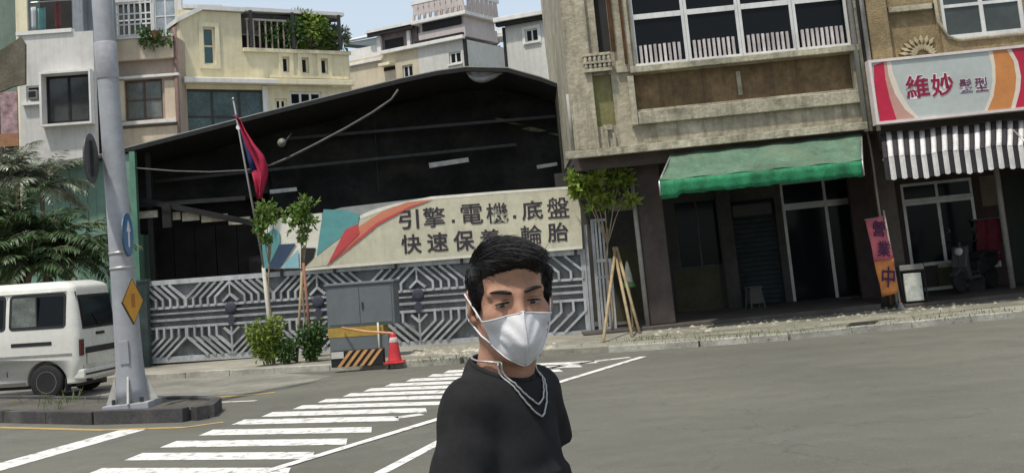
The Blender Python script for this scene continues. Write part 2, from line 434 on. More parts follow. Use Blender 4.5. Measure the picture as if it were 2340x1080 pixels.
# raised traffic island under the pole
I0, I1, I2 = gr(-300, 955), gr(232, 966), gr(458, 958)
ip = [(I0.x, I0.y), (I1.x, I1.y), (I2.x - .12, I2.y), (I2.x, I2.y + .12), (I2.x - .1, I2.y + .9), (I2.x - .5, I2.y + 1.35), (I1.x - .2, I1.y + 1.55), (I0.x, I0.y + 1.6)]
isl = struct(MB().slab(ip, -.01, .13).build('traffic_island', mat('island_soil', (.075, .068, .055), .95, .4, 1.5, .8, 14)))
strip(ip[:4] + ip[4:], -.003, -.14, -.01, .165, 'kerb_stone', KERBD, isl)
gb2 = MB()
for cx, n_, sp_ in ((105, 50, .10), (128, 30, .08), (30, 8, .25), (200, 8, .2)):
    c = gr(cx, 955); c.z = .0
    for _ in range(n_):
        q = c + Vector((random.gauss(0, sp_), random.uniform(-.2, .02), 0)); q.z = random.choice((.0, .13)); 
        if q.z > .1: q.y += random.uniform(.35, .7)
        leaf(gb2, q, Vector((random.gauss(0, .4), random.gauss(0, .4), 1)), random.uniform(.06, .26), .016)
g2 = stuff(gb2.build('grass', GRASS, fix=False)); g2['label'] = 'tufts of weeds along the dark traffic island kerb'; g2['category'] = 'grass'

# ================================================================ CONCRETE HOUSE WITH ARCADE (right of the yard)
CONC = mat('weathered_concrete', (.36, .325, .24), .92, .4, .9, .8, 14, streak=.75, dirt=(.10, .085, .055), dirt_amt=.65)
CONC2 = mat('pale_concrete_ledge', (.36, .33, .245), .92, .4, 1.5, .9, 14, streak=.7, dirt=(.10, .085, .055), dirt_amt=.85)
BROWNP = mat('rust_stained_panel', (.165, .11, .055), .85, .5, 1.1, .4, 18, streak=.8, dirt=(.07, .045, .025), dirt_amt=.6)
OLIVE = mat('mossy_plaster', (.20, .185, .075), .9, .35, 1.2, .4, 20, streak=.6, dirt=(.12, .11, .06), dirt_amt=.7)
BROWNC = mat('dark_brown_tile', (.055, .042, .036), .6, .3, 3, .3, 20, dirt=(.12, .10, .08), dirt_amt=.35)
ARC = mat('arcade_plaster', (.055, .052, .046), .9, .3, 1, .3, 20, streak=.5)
DTEAL = mat('dark_teal_shutter', (.014, .024, .026), .7, .2, 2, .1)
OLIVD = mat('olive_dado', (.06, .055, .03), .8, .3, 1.5, .2)
RUST = mat('rusty_pipe', (.22, .11, .055), .8, .35, 4, .3, 40, streak=.4)
PIPEG = mat('grey_pvc_pipe', (.30, .29, .26), .6, .2, 3, .1, streak=.5)
G0 = gr(1500, 742, .15)
F1 = Fr((G0.x, G0.y, .15), 0, .8)
h1 = empty('concrete_house', F1, 'weathered concrete house with balcony windows above a dark arcade and green awning', 'house')
D = -.9                                           # the upper front overhangs the arcade columns
xl = F1.uv(1313, 300, D)[0]; xr = F1.uv(1972, 250, D)[0]
zc = lambda y, x=1700: F1.uv(x, y, D)[1]
xc = lambda x, y=150: F1.uv(x, y, D)[0]
zb = zc(314); sill = zc(128); hz0 = sill; hz1 = sill + 1.95; ztop = sill + 3.1 + 3.2
wx0, wx1 = xc(1446, 90), xc(1946, 60)
br = (xc(1440, 200), xc(1952, 180), zc(227), zc(146))
door = (xc(1362, 60), xc(1392, 60), zc(122, 1378), hz1)
ol = (xc(1342, 230), xc(1402, 230), zc(290, 1372), zc(172, 1372))
MB().wall(xl, xr, zb, ztop, D, D + .25, [(wx0, wx1, hz0, hz1), (wx0, wx1, hz0 + 3.2, hz1 + 3.2), br, door, ol]).build('wall', CONC, h1, fix=False)
MB().box(br[0] - .02, br[1] + .02, D + .13, D + .24, br[2] - .02, br[3] + .02).build('stained_panel', BROWNP, h1)
MB().box(ol[0] - .02, ol[1] + .02, D + .05, D + .2, ol[2] - .02, ol[3] + .02).build('mossy_panel', OLIVE, h1)
B('strap', CONC2, h1, xc(1688, 200), xc(1698, 200), D + .10, D + .128, zc(215), zc(160))
# ledges
B('sill_ledge', CONC2, h1, wx0 - .12, wx1 + .05, D - .14, D - .002, sill - .13, sill - .01, .012)
B('belt_ledge', CONC2, h1, xc(1455, 245), xr - .03, D - .10, D - .002, zc(262), zc(233), .015)
B('lip', CONC2, h1, xl - .22, xr, D - .16, D - .003, zb - .09, zb + .05, .01)
B('side_bracket', CONC2, h1, xc(1438, 230), xc(1452, 230), D - .12, D - .003, zc(262), zc(150), .01)
# slab over the arcade, side walls, roof
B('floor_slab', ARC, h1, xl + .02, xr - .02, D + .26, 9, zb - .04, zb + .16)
B('side_wall', CONC, h1, xl, xl + .2, D + .255, 9, zb + .165, ztop)
B('side_wall', CONC, h1, xr - .2, xr, D + .255, 9, zb + .165, ztop)
B('back_wall', CONC, h1, xl, xr, 9.005, 9.2, 0, ztop)
B('roof', CONC2, h1, xl - .1, xr + .02, D - .2, 9.3, ztop + .005, ztop + .25)
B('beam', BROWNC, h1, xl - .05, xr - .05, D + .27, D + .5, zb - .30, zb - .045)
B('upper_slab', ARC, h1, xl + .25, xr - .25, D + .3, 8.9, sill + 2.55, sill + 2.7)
# window band: each window of four lights
BALU = mat('dull_pink_baluster', (.47, .43, .42), .7, .25, 4, .1, objvar=.2)
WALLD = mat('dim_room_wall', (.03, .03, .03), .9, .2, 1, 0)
for k, zo in enumerate((0, 3.2)):
    edges = [1446, 1570, 1695, 1820, 1946]
    for i in range(4):
        a, b = xc(edges[i], 80), xc(edges[i + 1], 80)
        window(h1, a + .003, b - .003, hz0 + zo, hz1 + zo, D + .09, WHITE_FR, GLASS, 1, 1, .055, .07)
        w_ = MB().box(a + .06, b - .06, D + .085, D + .15, hz0 + zo + .90, hz0 + zo + 1.0).build('transom_bar', WHITE_FR, h1)
    if k == 0:
        for i in range(4):
            a, b = xc(edges[i], 110) + .10, xc(edges[i + 1], 110) - .10
            for j in range(9):
                x = a + (b - a) * (j + .5) / 9
                MB().box(x - .024, x + .024, D - .02, D + .03, sill - .005, sill + .385 + random.uniform(-.006, .006)).build('baluster', BALU, h1)
            MB().box(a - .08, b + .08, D - .022, D + .032, sill + .002, sill + .045).build('rail', WHITE_FR, h1)
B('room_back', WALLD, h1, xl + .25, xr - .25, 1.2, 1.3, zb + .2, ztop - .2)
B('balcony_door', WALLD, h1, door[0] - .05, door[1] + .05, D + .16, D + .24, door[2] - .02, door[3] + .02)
# pilasters and pipes on the left part
B('pilaster', CONC, h1, xl - .03, xc(1340, 60), D - .09, D - .002, zb + .06, ztop, .01)
B('pilaster', CONC, h1, xc(1397, 60), xc(1436, 60), D - .07, D - .002, zc(168, 1410), ztop, .01)
MB().tube([(xc(1395, 60), D - .10, zc(120, 1400)), (xc(1395, 60), D - .10, ztop)], .04).build('drain_pipe', RUST, h1, smooth=True)
MB().tube([(xc(1421, 60), D - .11, zc(150, 1420)), (xc(1421, 60), D - .11, ztop)], .028).build('drain_pipe', RUST, h1, smooth=True)
MB().tube([(xl - .06, D - .04, zb + .02), (xl - .06, D - .04, zc(215, 1313))], .035).build('drain_pipe', PIPEG, h1, smooth=True)
# small ornamental balustrade
bx0, bx1 = xc(1332, 145), xc(1396, 145); bz0, bz1 = zc(166, 1365), zc(124, 1365)
B('balustrade_rail', CONC2, h1, bx0, bx1, D - .16, D - .092, bz1 - .05, bz1)
B('balustrade_rail', CONC2, h1, bx0, bx1, D - .16, D - .092, (bz0 + bz1) / 2 - .02, (bz0 + bz1) / 2 + .025)
B('balustrade_rail', CONC2, h1, bx0, bx1, D - .16, D - .092, bz0, bz0 + .06)
for j in range(6):
    x = bx0 + (bx1 - bx0) * (j + .5) / 6
    MB().lathe([(.02, bz0 + .05), (.04, bz0 + .1), (.018, (bz0 + bz1) / 2), (.04, bz1 - .1), (.02, bz1 - .04)], 10, (x, D - .125, 0)).build('baluster', CONC2, h1, smooth=True)
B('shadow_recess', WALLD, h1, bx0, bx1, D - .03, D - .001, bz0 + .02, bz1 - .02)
for px, py, w_, h_ in ((1352, 300, 10, 18), (1388, 292, 22, 12), (1386, 318, 8, 40), (1404, 322, 7, 36), (1448, 280, 10, 20), (1336, 335, 8, 16)):
    a = F1.rect(px - w_ / 2, py - h_ / 2, px + w_ / 2, py + h_ / 2, D)
    B('plaster_relief', CONC2, h1, a[0], a[1], D - .06, D - .002, a[2], a[3], .01)
# arcade columns, floor, back wall
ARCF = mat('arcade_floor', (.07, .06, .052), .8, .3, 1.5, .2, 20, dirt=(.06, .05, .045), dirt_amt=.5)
cx0, cx1 = F1.uv(1466, 550)[0], F1.uv(1524, 550)[0]
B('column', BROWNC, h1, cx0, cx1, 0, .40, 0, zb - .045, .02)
MB().tube([(cx0 - .06, -.02, .0), (cx0 - .06, -.02, zb - .05)], .045).build('drain_pipe', PIPEG, h1, smooth=True)
B('arcade_floor', ARCF, h1, xl - .2, xr + .02, -.35, 9, -.149, -.002, .01)
SB = 3.1
s0 = F1.rect(1545, 455, 1650, 612, SB); s1 = F1.rect(1545, 612, 1650, 735, SB); s2 = F1.rect(1678, 455, 1785, 730, SB); s3 = F1.rect(1796, 405, 2000, 688, SB)
zbk = zb - .05
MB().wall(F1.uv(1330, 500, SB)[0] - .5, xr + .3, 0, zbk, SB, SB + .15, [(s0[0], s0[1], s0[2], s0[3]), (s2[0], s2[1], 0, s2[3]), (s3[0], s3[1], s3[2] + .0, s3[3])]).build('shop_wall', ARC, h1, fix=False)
window(h1, s0[0], s0[1], s0[2], s0[3], SB + .05, DARKMET, GLASS, 2, 1, .04)
B('dado_panel', OLIVD, h1, s1[0], s1[1], SB - .03, SB - .002, 0, s1[3] - .01)
B('shutter_box', DARKMET, h1, s2[0] + .05, s2[1] - .1, SB - .16, SB - .003, s2[3] - .35, s2[3] - .08, .02)
zz = 0.0
while zz < s2[3] - .05:
    MB().prism([(s2[0] - .06, zz), (s2[1] + .06, zz), (s2[1] + .06, zz + .1), (s2[0] - .06, zz + .1)], SB + .16, SB + .2).build('shutter_slat', DTEAL, h1, .012); zz += .104
B('shutter_light_stop', BLACK, h1, s2[0] - .12, s2[1] + .12, SB + .21, SB + .25, 0, s2[3] + .1)  # unseen black panel added to stop light leaking past the slats
gd = window(h1, s3[0], s3[1], s3[2], s3[3] - .55, SB + .03, ALU, GLASS, 2, 1, .07, .07, name='glass_door')
window(h1, s3[0], s3[1], s3[3] - .545, s3[3], SB + .03, ALU, GLASS, 2, 1, .06, .07)
B('door_step', BROWNC, h1, s3[0] - .1, s3[1] + .1, SB - .12, SB - .004, 0, s3[2], .01)
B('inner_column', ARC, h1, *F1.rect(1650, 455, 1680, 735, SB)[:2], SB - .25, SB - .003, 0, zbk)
B('light_strip', CONC2, h1, *F1.rect(1395, 458, 1468, 480, 1.6)[:2], 1.6, 1.68, *F1.rect(1395, 458, 1468, 480, 1.6)[2:])
B('end_wall', OLIVD, h1, *F1.rect(1365, 560, 1480, 735, 2.2)[:2], 2.2, 2.32, 0, F1.uv(1420, 560, 2.2)[1])

# green awning
GRN = mat('green_awning_cloth', (.12, .21, .14), .85, .35, 1.4, .3, 9, streak=.35, dirt=(.17, .19, .13), dirt_amt=.7, transl=.25)
GRN2 = mat('green_valance_cloth', (.03, .25, .11), .7, .4, 3, .5, 8, transl=.35)
aw = empty('green_awning', F1, 'faded green cloth awning sagging over the dark arcade', 'awning')
da, db = D - .03, D - 1.0
tl, tr_ = F1.uv(1532, 352, da), F1.uv(1968, 306, da); bl, br_ = F1.uv(1506, 412, db), F1.uv(1970, 366, db)
NX, NY = 28, 8
cl = MB(); vs = []; fs = []
for j in range(NY + 1):
    for i in range(NX + 1):
        u, v = i / NX, j / NY
        x = (tl[0] + (tr_[0] - tl[0]) * u) * (1 - v) + (bl[0] + (br_[0] - bl[0]) * u) * v
        z = (tl[1] + (tr_[1] - tl[1]) * u) * (1 - v) + (bl[1] + (br_[1] - bl[1]) * u) * v
        y = da + (db - da) * v
        sag = .05 * math.sin(math.pi * v) * (1 + .5 * math.sin(u * 9)) + .012 * math.sin(u * 31 + v * 5)
        vs.append((x, y, z - sag))
for j in range(NY):
    for i in range(NX):
        a = j * (NX + 1) + i; fs.append((a, a + 1, a + NX + 2, a + NX + 1))
cl.add(vs, fs); co = cl.build('canopy', GRN, aw, smooth=True)
md = co.modifiers.new('s', 'SOLIDIFY'); md.thickness = .008
vl = MB(); vs = []; fs = []
for j in range(4):
    for i in range(57):
        u = i / 56; x = bl[0] + (br_[0] - bl[0]) * u; z = bl[1] + (br_[1] - bl[1]) * u - .01
        h_ = .27 + .008 * math.sin(u * 40) + .006 * math.sin(u * 97) + (.05 if u < .08 else 0)
        vs.append((x + .02 * math.sin(u * 60 + j), db - .012 + .025 * math.sin(u * 70) * j / 3, z - h_ * j / 3))
for j in range(3):
    for i in range(56):
        a = j * 57 + i; fs.append((a, a + 1, a + 58, a + 57))
vl.add(vs, fs); vo = vl.build('valance', GRN2, aw, smooth=True)
md = vo.modifiers.new('s', 'SOLIDIFY'); md.thickness = .006
for q in (tl, tr_):
    e = bl if q is tl else br_
    MB().tube([(q[0], da, q[1] - .03), (e[0], db, e[1] - .03), (e[0], db, e[1] - .27)], .018).build('frame_tube', ALU, aw, smooth=True)
MB().tube([(bl[0], db + .02, bl[1] - .03), (br_[0], db + .02, br_[1] - .03)], .018).build('frame_tube', ALU, aw, smooth=True)

# things in the arcade
p = F1.M @ Vector((*[F1.uv(1728, 712, 2.2)[0]], 2.2, 0))
st = empty('stool', Fr((p.x, p.y, p.z), 12, .8), 'small grey stool standing in the dark arcade by the shutter', 'stool')
GREYP = mat('grey_plastic', (.09, .087, .078), .6, .15, 3, .05)
MB().prism([(-.15, .42), (.15, .42), (.15, .455), (-.15, .455)], -.15, .15).build('seat', GREYP, st, .01)
for sx in (-1, 1):
    for sy in (-1, 1):
        MB().tube([(sx * .11, sy * .11, .42), (sx * .15, sy * .15, .004)], .018).build('leg', GREYP, st)
B('side_panel', GREYP, st, -.125, .125, -.13, -.12, .1, .419)
B('side_panel', GREYP, st, -.125, .125, .12, .13, .1, .419)

# ================================================================ SALON HOUSE (far right)
STUC = mat('tan_pebble_stucco', (.27, .205, .11), .92, .35, 1.2, 1.0, 34, streak=.5, dirt=(.09, .07, .045), dirt_amt=.6)
STUC2 = mat('grey_green_plaster', (.25, .24, .18), .9, .3, 1, .4, 20, streak=.6)
G2 = gr(2045, 703, .15)
F2 = Fr((G2.x, F1.M.translation.y, .15), 0, .9)
h2 = empty('salon_house', F2, 'tan stucco house with relief panel above the red and grey hair salon signboard', 'house')
xl2 = F2.uv(1990, 130, D)[0]; xr2 = F2.uv(2560, 80, D)[0]
zc2 = lambda y, x=2180: F2.uv(x, y, D)[1]
xc2 = lambda x, y=60: F2.uv(x, y, D)[0]
zb2 = zc2(268); zt2 = ztop - .4
wn = (xc2(2152, 40), xc2(2342, 40), zc2(82, 2245), zc2(82, 2245) + 1.25)
wn2 = (xc2(2350, 40), xc2(2520, 40), wn[2], wn[3])
pn = (xc2(2034, 70), xc2(2150, 70), zc2(128, 2090), zc2(12, 2090))
hol = [wn, wn2, (wn[0], wn[1], wn[2] + 3.2, wn[3] + 3.2), (wn2[0], wn2[1], wn[2] + 3.2, wn[3] + 3.2), pn]
MB().wall(xl2, xr2, zb2, zt2, D, D + .25, hol).build('wall', STUC, h2, fix=False)
B('relief_panel', STUC, h2, pn[0] - .02, pn[1] + .02, D + .09, D + .2, pn[2] - .02, pn[3] + .02)
B('panel_bar', CONC2, h2, pn[0] + .02, pn[1] - .1, D - .02, D + .085, zc2(24, 2090), zc2(12, 2090), .01)
REL = mat('pale_relief_stone', (.40, .345, .22), .9, .3, 3, .4, 30)
for k in range(11):                                # leaf relief fanning out at the foot of the panel
    a = rad(-80 + k * 16); c0 = Vector(((pn[0] + pn[1]) / 2 + .1, zc2(125, 2100)))
    for rr in (.12, .30):
        q0 = c0 + Vector((math.sin(a), math.cos(a) * .8)) * rr * .8; q1 = c0 + Vector((math.sin(a), math.cos(a) * .8)) * (rr + .16)
        if q1.x > pn[1] - .03 or q1.x < pn[0] + .03 or q0.y < pn[2]: continue
        dv = (q1 - q0).normalized(); nn = Vector((-dv.y, dv.x)) * .035; md_ = (q0 + q1) / 2
        MB().prism([tuple(q0), tuple(md_ - nn), tuple(q1), tuple(md_ + nn)], D + .035, D + .088).build('relief_leaf', REL, h2, .006)
for zo in (0, 3.2):
    window(h2, wn[0], wn[1], wn[2] + zo, wn[3] + zo, D + .03, WHITE_FR, mat('greyish_glass', (.05, .06, .055), .12, .2, 1, 0), 2, 2, .075, .08, CONC2 if zo else None)
    window(h2, wn2[0], wn2[1], wn[2] + zo, wn[3] + zo, D + .03, WHITE_FR, MATS['greyish_glass'], 2, 2, .075, .08)
# moulded window surround with a rounded lower corner
sur = [(wn[0] - .10, wn[3] + .1), (wn[0] - .08, wn[2] + .35), (wn[0] + .05, wn[2] + .05), (wn[0] + .25, wn[2] - .04), (wn[1] + 1.5, wn[2] - .04)]
MB().tube([(x, D - .02, z) for x, z in sur], .035, 8).build('window_moulding', CONC2, h2, smooth=True)
B('pilaster', STUC, h2, xl2, xc2(2030, 70), D - .08, D - .002, zb2 + .6, zt2, .01)
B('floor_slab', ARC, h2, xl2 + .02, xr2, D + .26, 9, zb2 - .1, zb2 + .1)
B('side_wall', STUC2, h2, xr2 - .2, xr2, D + .255, 9, 0, zt2)
B('side_wall', STUC2, h2, xl2 + .03, xl2 + .2, D + .255, 9, zb2 + .11, zt2)
B('back_wall', STUC2, h2, xl2, xr2, 9.005, 9.2, 0, zt2)
B('roof', CONC2, h2, xl2 + .03, xr2 + .1, D - .2, 9.3, zt2 + .005, zt2 + .2)
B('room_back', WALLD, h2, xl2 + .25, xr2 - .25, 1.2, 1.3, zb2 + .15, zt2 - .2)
B('beam', BROWNC, h2, xl2 + .03, xr2, D + .3, D + .55, zb2 - .45, zb2 - .105)
# pipes and cables in the joint between the houses
for k, (px0, px1, r_, m_) in enumerate(((1938, 1982, .05, PIPEG), (1950, 1990, .035, CONC2), (1958, 1996, .022, DARKMET), (1968, 2003, .045, PIPEG))):
    q0 = F2.uv(px0, 0, D - .1); q1 = F2.uv(px1, 300, D - .1)
    xm = (q0[0] + q1[0]) / 2
    MB().tube([(xm, D - .1 - .02 * k, zt2 - 1), (xm, D - .1 - .02 * k, q1[1])], r_).build('drain_pipe', m_, h2, smooth=True)
pts = []
for t in np.linspace(0, 1, 14):
    q = F2.uv(1975 + 75 * t, 270 + 430 * t, -.15); pts.append((q[0] + .02 * math.sin(t * 9), -.15, max(q[1], .0)))
MB().tube(pts, .022, 6).build('cable', PIPEG, h2, smooth=True)
# salon front
c0 = F2.rect(2010, 400, 2062, 700, 0)
B('column', BROWNC, h2, c0[0] + .03, c0[1], 0, .5, 0, zb2 - .11, .02)
MB().tube([(c0[0] + .05, -.05, 0), (c0[0] + .05, -.05, zb2 - .2)], .03).build('drain_pipe', RUST, h2, smooth=True)
B('arcade_floor', ARCF, h2, xl2 + .03, xr2, -.35, 9, -.149, -.003, .01)
SB2 = 2.6
w1 = F2.rect(2068, 412, 2234, 604, SB2); zs = F2.uv(2180, 650, SB2)[1]
dr = F2.rect(2310, 400, 2400, 700, SB2)
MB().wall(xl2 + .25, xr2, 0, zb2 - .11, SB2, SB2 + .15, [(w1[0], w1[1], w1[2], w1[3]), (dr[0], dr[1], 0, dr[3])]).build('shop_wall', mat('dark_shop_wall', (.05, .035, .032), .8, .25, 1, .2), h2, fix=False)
ww = window(h2, w1[0], w1[1], w1[2], w1[3] - .4, SB2 + .02, ALU, GLASS, 2, 1, .07, .07)
window(h2, w1[0], w1[1], w1[3] - .395, w1[3], SB2 + .02, ALU, GLASS, 2, 1, .06, .07)
B('window_board', CONC2, h2, F2.uv(2142, 604, SB2)[0], F2.uv(2240, 604, SB2)[0], SB2 - .10, SB2 - .003, w1[2] - .06, w1[2] + .02, .01)
B('dado_panel', OLIVD, h2, F2.uv(2142, 630, SB2)[0], F2.uv(2240, 630, SB2)[0], SB2 - .05, SB2 - .004, zs, w1[2] - .065)
B('base_board', ALU, h2, F2.uv(2110, 655, SB2)[0], F2.uv(2240, 655, SB2)[0], SB2 - .07, SB2 - .005, zs - .07, zs - .003)
a = F2.rect(2240, 400, 2290, 470, SB2)
B('poster', mat('beige_poster', (.16, .125, .09), .7, .2, 3, 0), h2, a[0], a[1], SB2 - .02, SB2 - .004, a[2], a[3])
B('salon_door', mat('dark_green_door', (.02, .035, .025), .5, .2, 2, .05), h2, dr[0], dr[1], SB2 + .05, SB2 + .1, 0, dr[3])
cr = F2.rect(2288, 420, 2308, 650, 1.2)
MB().tube([(cr[0] + .08, 1.2, 0), (cr[0] + .08, 1.2, zb2 - .11)], .06, 10).build('post', PIPEG, h2, smooth=True)
a = F2.rect(2232, 500, 2288, 592, SB2 - .1)
rc = empty('red_apron', F2, 'dark red cloth hanging beside the salon window', 'cloth')
mbp = MB(); vs = []; fs = []
for j in range(9):
    for i in range(13):
        u, v = i / 12, j / 8
        vs.append((a[0] + (a[1] - a[0]) * (u + .05 * math.sin(v * 6)), SB2 - .08 + .035 * math.sin(u * 14 + v), a[3] - (a[3] - a[2]) * v * (1 - .12 * math.sin(u * 5))))
for j in range(8):
    for i in range(12): q = j * 13 + i; fs.append((q, q + 1, q + 14, q + 13))
co = mbp.add(vs, fs).build('cloth', mat('dark_red_cloth', (.14, .018, .03), .85, .25, 4, .1), rc, smooth=True)
co.modifiers.new('s', 'SOLIDIFY').thickness = .012
MB().tube([(a[0] - .05, SB2 - .08, a[3] + .01), (a[1] + .05, SB2 - .08, a[3] + .01)], .012, 6).build('rail', ALU, rc)

# salon signboard
sg = empty('salon_signboard', F2, 'grey salon signboard with red and orange curves and red Chinese lettering', 'signboard')
sx0, sx1 = F2.uv(1998, 205, D - .35)[0], F2.uv(2430, 170, D - .35)[0]
q0 = F2.uv(2170, 262, D - .35)[1]; q1 = F2.uv(2170, 126, D - .35)[1]
YS = D - .35
GREYS = mat('sign_grey', (.40, .43, .41), .4, .1, 1, .02); REDS = mat('sign_red', (.42, .012, .045), .4, .15, 1, .02)
ORS = mat('sign_orange', (.50, .20, .06), .4, .15, 1, .02); PKS = mat('sign_pinkish', (.45, .25, .20), .4, .12, 1, .02)
MB().box(sx0, sx1, YS, YS + .28, q0, q1).build('panel', GREYS, sg)
fw_ = .05
MB().wall(sx0 - fw_, sx1 + fw_, q0 - fw_, q1 + fw_, YS - .03, YS + .30, [(sx0, sx1, q0, q1)]).build('frame', mat('sign_frame_white', (.62, .55, .52), .5, .15, 2, .05), sg, fix=False)
def SP(px, py): return F2.uv(px, py, YS)
def curve_band(pl, pr, name, m_, dy):
    poly = [SP(*p) for p in pl] + [SP(*p) for p in pr[::-1]]
    poly = [(min(max(x, sx0 + .004), sx1 - .004), min(max(z, q0 + .004), q1 - .004)) for x, z in poly]
    return MB().prism(poly, YS - dy, YS - .001).build(name, m_, sg)
red = [(1996, 150), (1998, 190), (2004, 235), (2012, 285)]
e1 = [(2019, 140), (2023, 180), (2033, 225), (2049, 275)]
e2 = [(2026, 138), (2030, 172), (2045, 215), (2068, 250), (2092, 275)]
e3 = [(2036, 137), (2040, 165), (2056, 207), (2078, 245), (2100, 272)]
curve_band(red, e1, 'red_field', REDS, .006)
curve_band(e1, e2, 'pink_band', PKS, .005)
curve_band(e2, e3, 'light_edge', mat('sign_cream', (.62, .55, .46), .4, .1, 1, .02), .004)
r1 = [(2258, 118), (2266, 150), (2268, 185), (2262, 220), (2250, 262)]
r2 = [(2268, 116), (2274, 150), (2275, 185), (2270, 220), (2258, 262)]
r3 = [(2300, 112), (2316, 140), (2322, 175), (2320, 205), (2312, 258)]
r4 = [(2310, 110), (2326, 140), (2333, 175), (2331, 205), (2322, 258)]
curve_band(r1, r2, 'light_edge', MATS['sign_cream'], .004)
curve_band(r2, r3, 'orange_band', ORS, .005)
curve_band(r3, r4, 'light_edge', MATS['sign_cream'], .004)
curve_band(r4, [(2450, 95), (2450, 250)], 'red_field', REDS, .006)
LETR = mat('sign_letter_red', (.23, .006, .035), .4, .1, 1, 0); LETD = mat('sign_letter_purple', (.10, .02, .05), .4, .1, 1, 0)
LETW = mat('sign_letter_white', (.70, .66, .68), .4, .1, 1, 0)
def put_text(s, fr, par, px, py, wpx, hpx, y, m_, bold, name='lettering', halo=None):
    x, z = fr.uv(px, py, y); w_ = fr.uv(px + wpx / 2, py, y)[0] - fr.uv(px - wpx / 2, py, y)[0]; h_ = fr.uv(px, py - hpx / 2, y)[1] - fr.uv(px, py + hpx / 2, y)[1]
    me = text_mesh(s, w_, h_, bold, .004)
    o = link(name, me, m_, par); o.location = (x, y - .006, z)
    if halo:
        o2 = link('lettering_outline', text_mesh(s, w_ * 1.05, h_ * 1.07, bold + .035, .001), halo, par); o2.location = (x, y - .002, z)
    return o
put_text('維', F2, sg, 2096, 198, 54, 52, YS, LETR, .018, halo=LETW)
put_text('妙', F2, sg, 2153, 194, 52, 52, YS, LETR, .018, halo=LETW)
put_text('髮', F2, sg, 2206, 196, 30, 32, YS, LETD, .008, halo=LETW)
put_text('型', F2, sg, 2242, 193, 30, 32, YS, LETD, .008, halo=LETW)
for k in range(3):
    x = sx0 + .3 + k * (sx1 - sx0 - .6) / 2
    MB().tube([(x, YS + .29, (q0 + q1) / 2), (x, D + .0, (q0 + q1) / 2)], .03, 6).build('bracket', DARKMET, sg)

# striped awning
sa = empty('striped_awning', F2, 'black and white striped cloth awning below the salon signboard', 'awning')
SW = mat('awning_white_cloth', (.66, .64, .62), .8, .2, 2, .1, 20, dirt=(.25, .24, .22), dirt_amt=.4, transl=.15); SK = mat('awning_black_cloth', (.022, .02, .022), .8, .2, 2, .1)
ya, yb = D - .05, D - .85
ta, tb = F2.uv(2012, 306, ya), F2.uv(2340, 276, ya); ba, bb = F2.uv(2018, 362, yb), F2.uv(2340, 343, yb); va = F2.uv(2022, 412, yb)
step = (tb[0] - ta[0]) / 26; nst = int((xr2 - ta[0] - .1) / step)
for k in range(nst):
    x0_, x1_ = ta[0] + step * k, ta[0] + step * (k + 1)
    y0_, y1_ = ba[0] + (bb[0] - ba[0]) / 26 * k, ba[0] + (bb[0] - ba[0]) / 26 * (k + 1)
    m_ = SK if k % 2 == 0 else SW
    zl = .02 * math.sin(k * .7)
    puff = .03 if k % 2 else 0
    xm, ym = (x0_ + x1_) / 2, (y0_ + y1_) / 2
    vs = []
    for v in np.linspace(0, 1, 5):
        z = ta[1] + (ba[1] - ta[1]) * v - .05 * math.sin(math.pi * v) + zl; y = ya + (yb - ya) * v
        for xx, pf in ((x0_ + (y0_ - x0_) * v, 0), (xm + (ym - xm) * v, .008), (x1_ + (y1_ - x1_) * v, 0)): vs.append((xx, y - pf, z + pf))
    fs = [(r * 3 + c, r * 3 + c + 1, r * 3 + c + 4, r * 3 + c + 3) for r in range(4) for c in range(2)]
    o = MB().add(vs, fs).build('stripe', m_, sa, smooth=True); o.modifiers.new('s', 'SOLIDIFY').thickness = .006
    zt_ = ba[1] + zl - .006; h_ = ba[1] - va[1] + (.02 if k % 2 else 0)
    MB().add([(y0_, yb - .004, zt_), (ym, yb - .010, zt_), (y1_, yb - .004, zt_), (y0_, yb - .004, zt_ - h_ * .96), (ym, yb - .014, zt_ - h_), (y1_, yb - .004, zt_ - h_ * .96)], [(0, 3, 4, 1), (1, 4, 5, 2)]).build('valance_stripe', m_, sa).modifiers.new('s', 'SOLIDIFY').thickness = .006
MB().tube([(ba[0], yb + .03, ba[1] - .03), (xr2 - .1, yb + .03, ba[1] - .03)], .02).build('frame_tube', ALU, sa, smooth=True)
for xx in (ta[0] + .01, (ta[0] + xr2) / 2, xr2 - .15):
    MB().tube([(xx, ya + .02, ta[1] - .05), (xx, yb + .03, ba[1] - .03)], .02).build('frame_tube', ALU, sa, smooth=True)

# pink advertising banner on two poles
p0 = F2.uv(2018, 500, -.45); p1 = F2.uv(2052, 690, -.45)
bn = empty('advertising_banner', F2, 'narrow pink and orange banner leaning on a pole before the salon column', 'banner')
YB = -.45
PK = mat('banner_pink', (.55, .13, .17), .7, .25, 3, .1, dirt=(.30, .10, .18), dirt_amt=.5); OG = mat('banner_orange', (.55, .20, .055), .7, .25, 3, .1)
def bpoly(pp): return [F2.uv(x, y, YB) for x, y in pp]
def cloth_poly(pp, name, m_, y):
    a_, b_, c_, d_ = [Vector(q) for q in bpoly(pp)]; vs = []; fs = []
    for j in range(9):
        for i in range(7):
            u, v = i / 6, j / 8; q = (a_ * (1 - u) + b_ * u) * (1 - v) + (d_ * (1 - u) + c_ * u) * v
            vs.append((q.x, y + .02 * math.sin(u * 5 + v * 7), q.y))
    for j in range(8):
        for i in range(6): k = j * 7 + i; fs.append((k, k + 1, k + 8, k + 7))
    o = MB().add(vs, fs).build(name, m_, bn, smooth=True); o.modifiers.new('s', 'SOLIDIFY').thickness = .006; return o
cloth_poly([(1978, 502), (2016, 494), (2042, 590), (1998, 598)], 'pink_cloth', PK, YB)
cloth_poly([(1998, 598), (2042, 590), (2052, 668), (2016, 678)], 'orange_cloth', OG, YB)
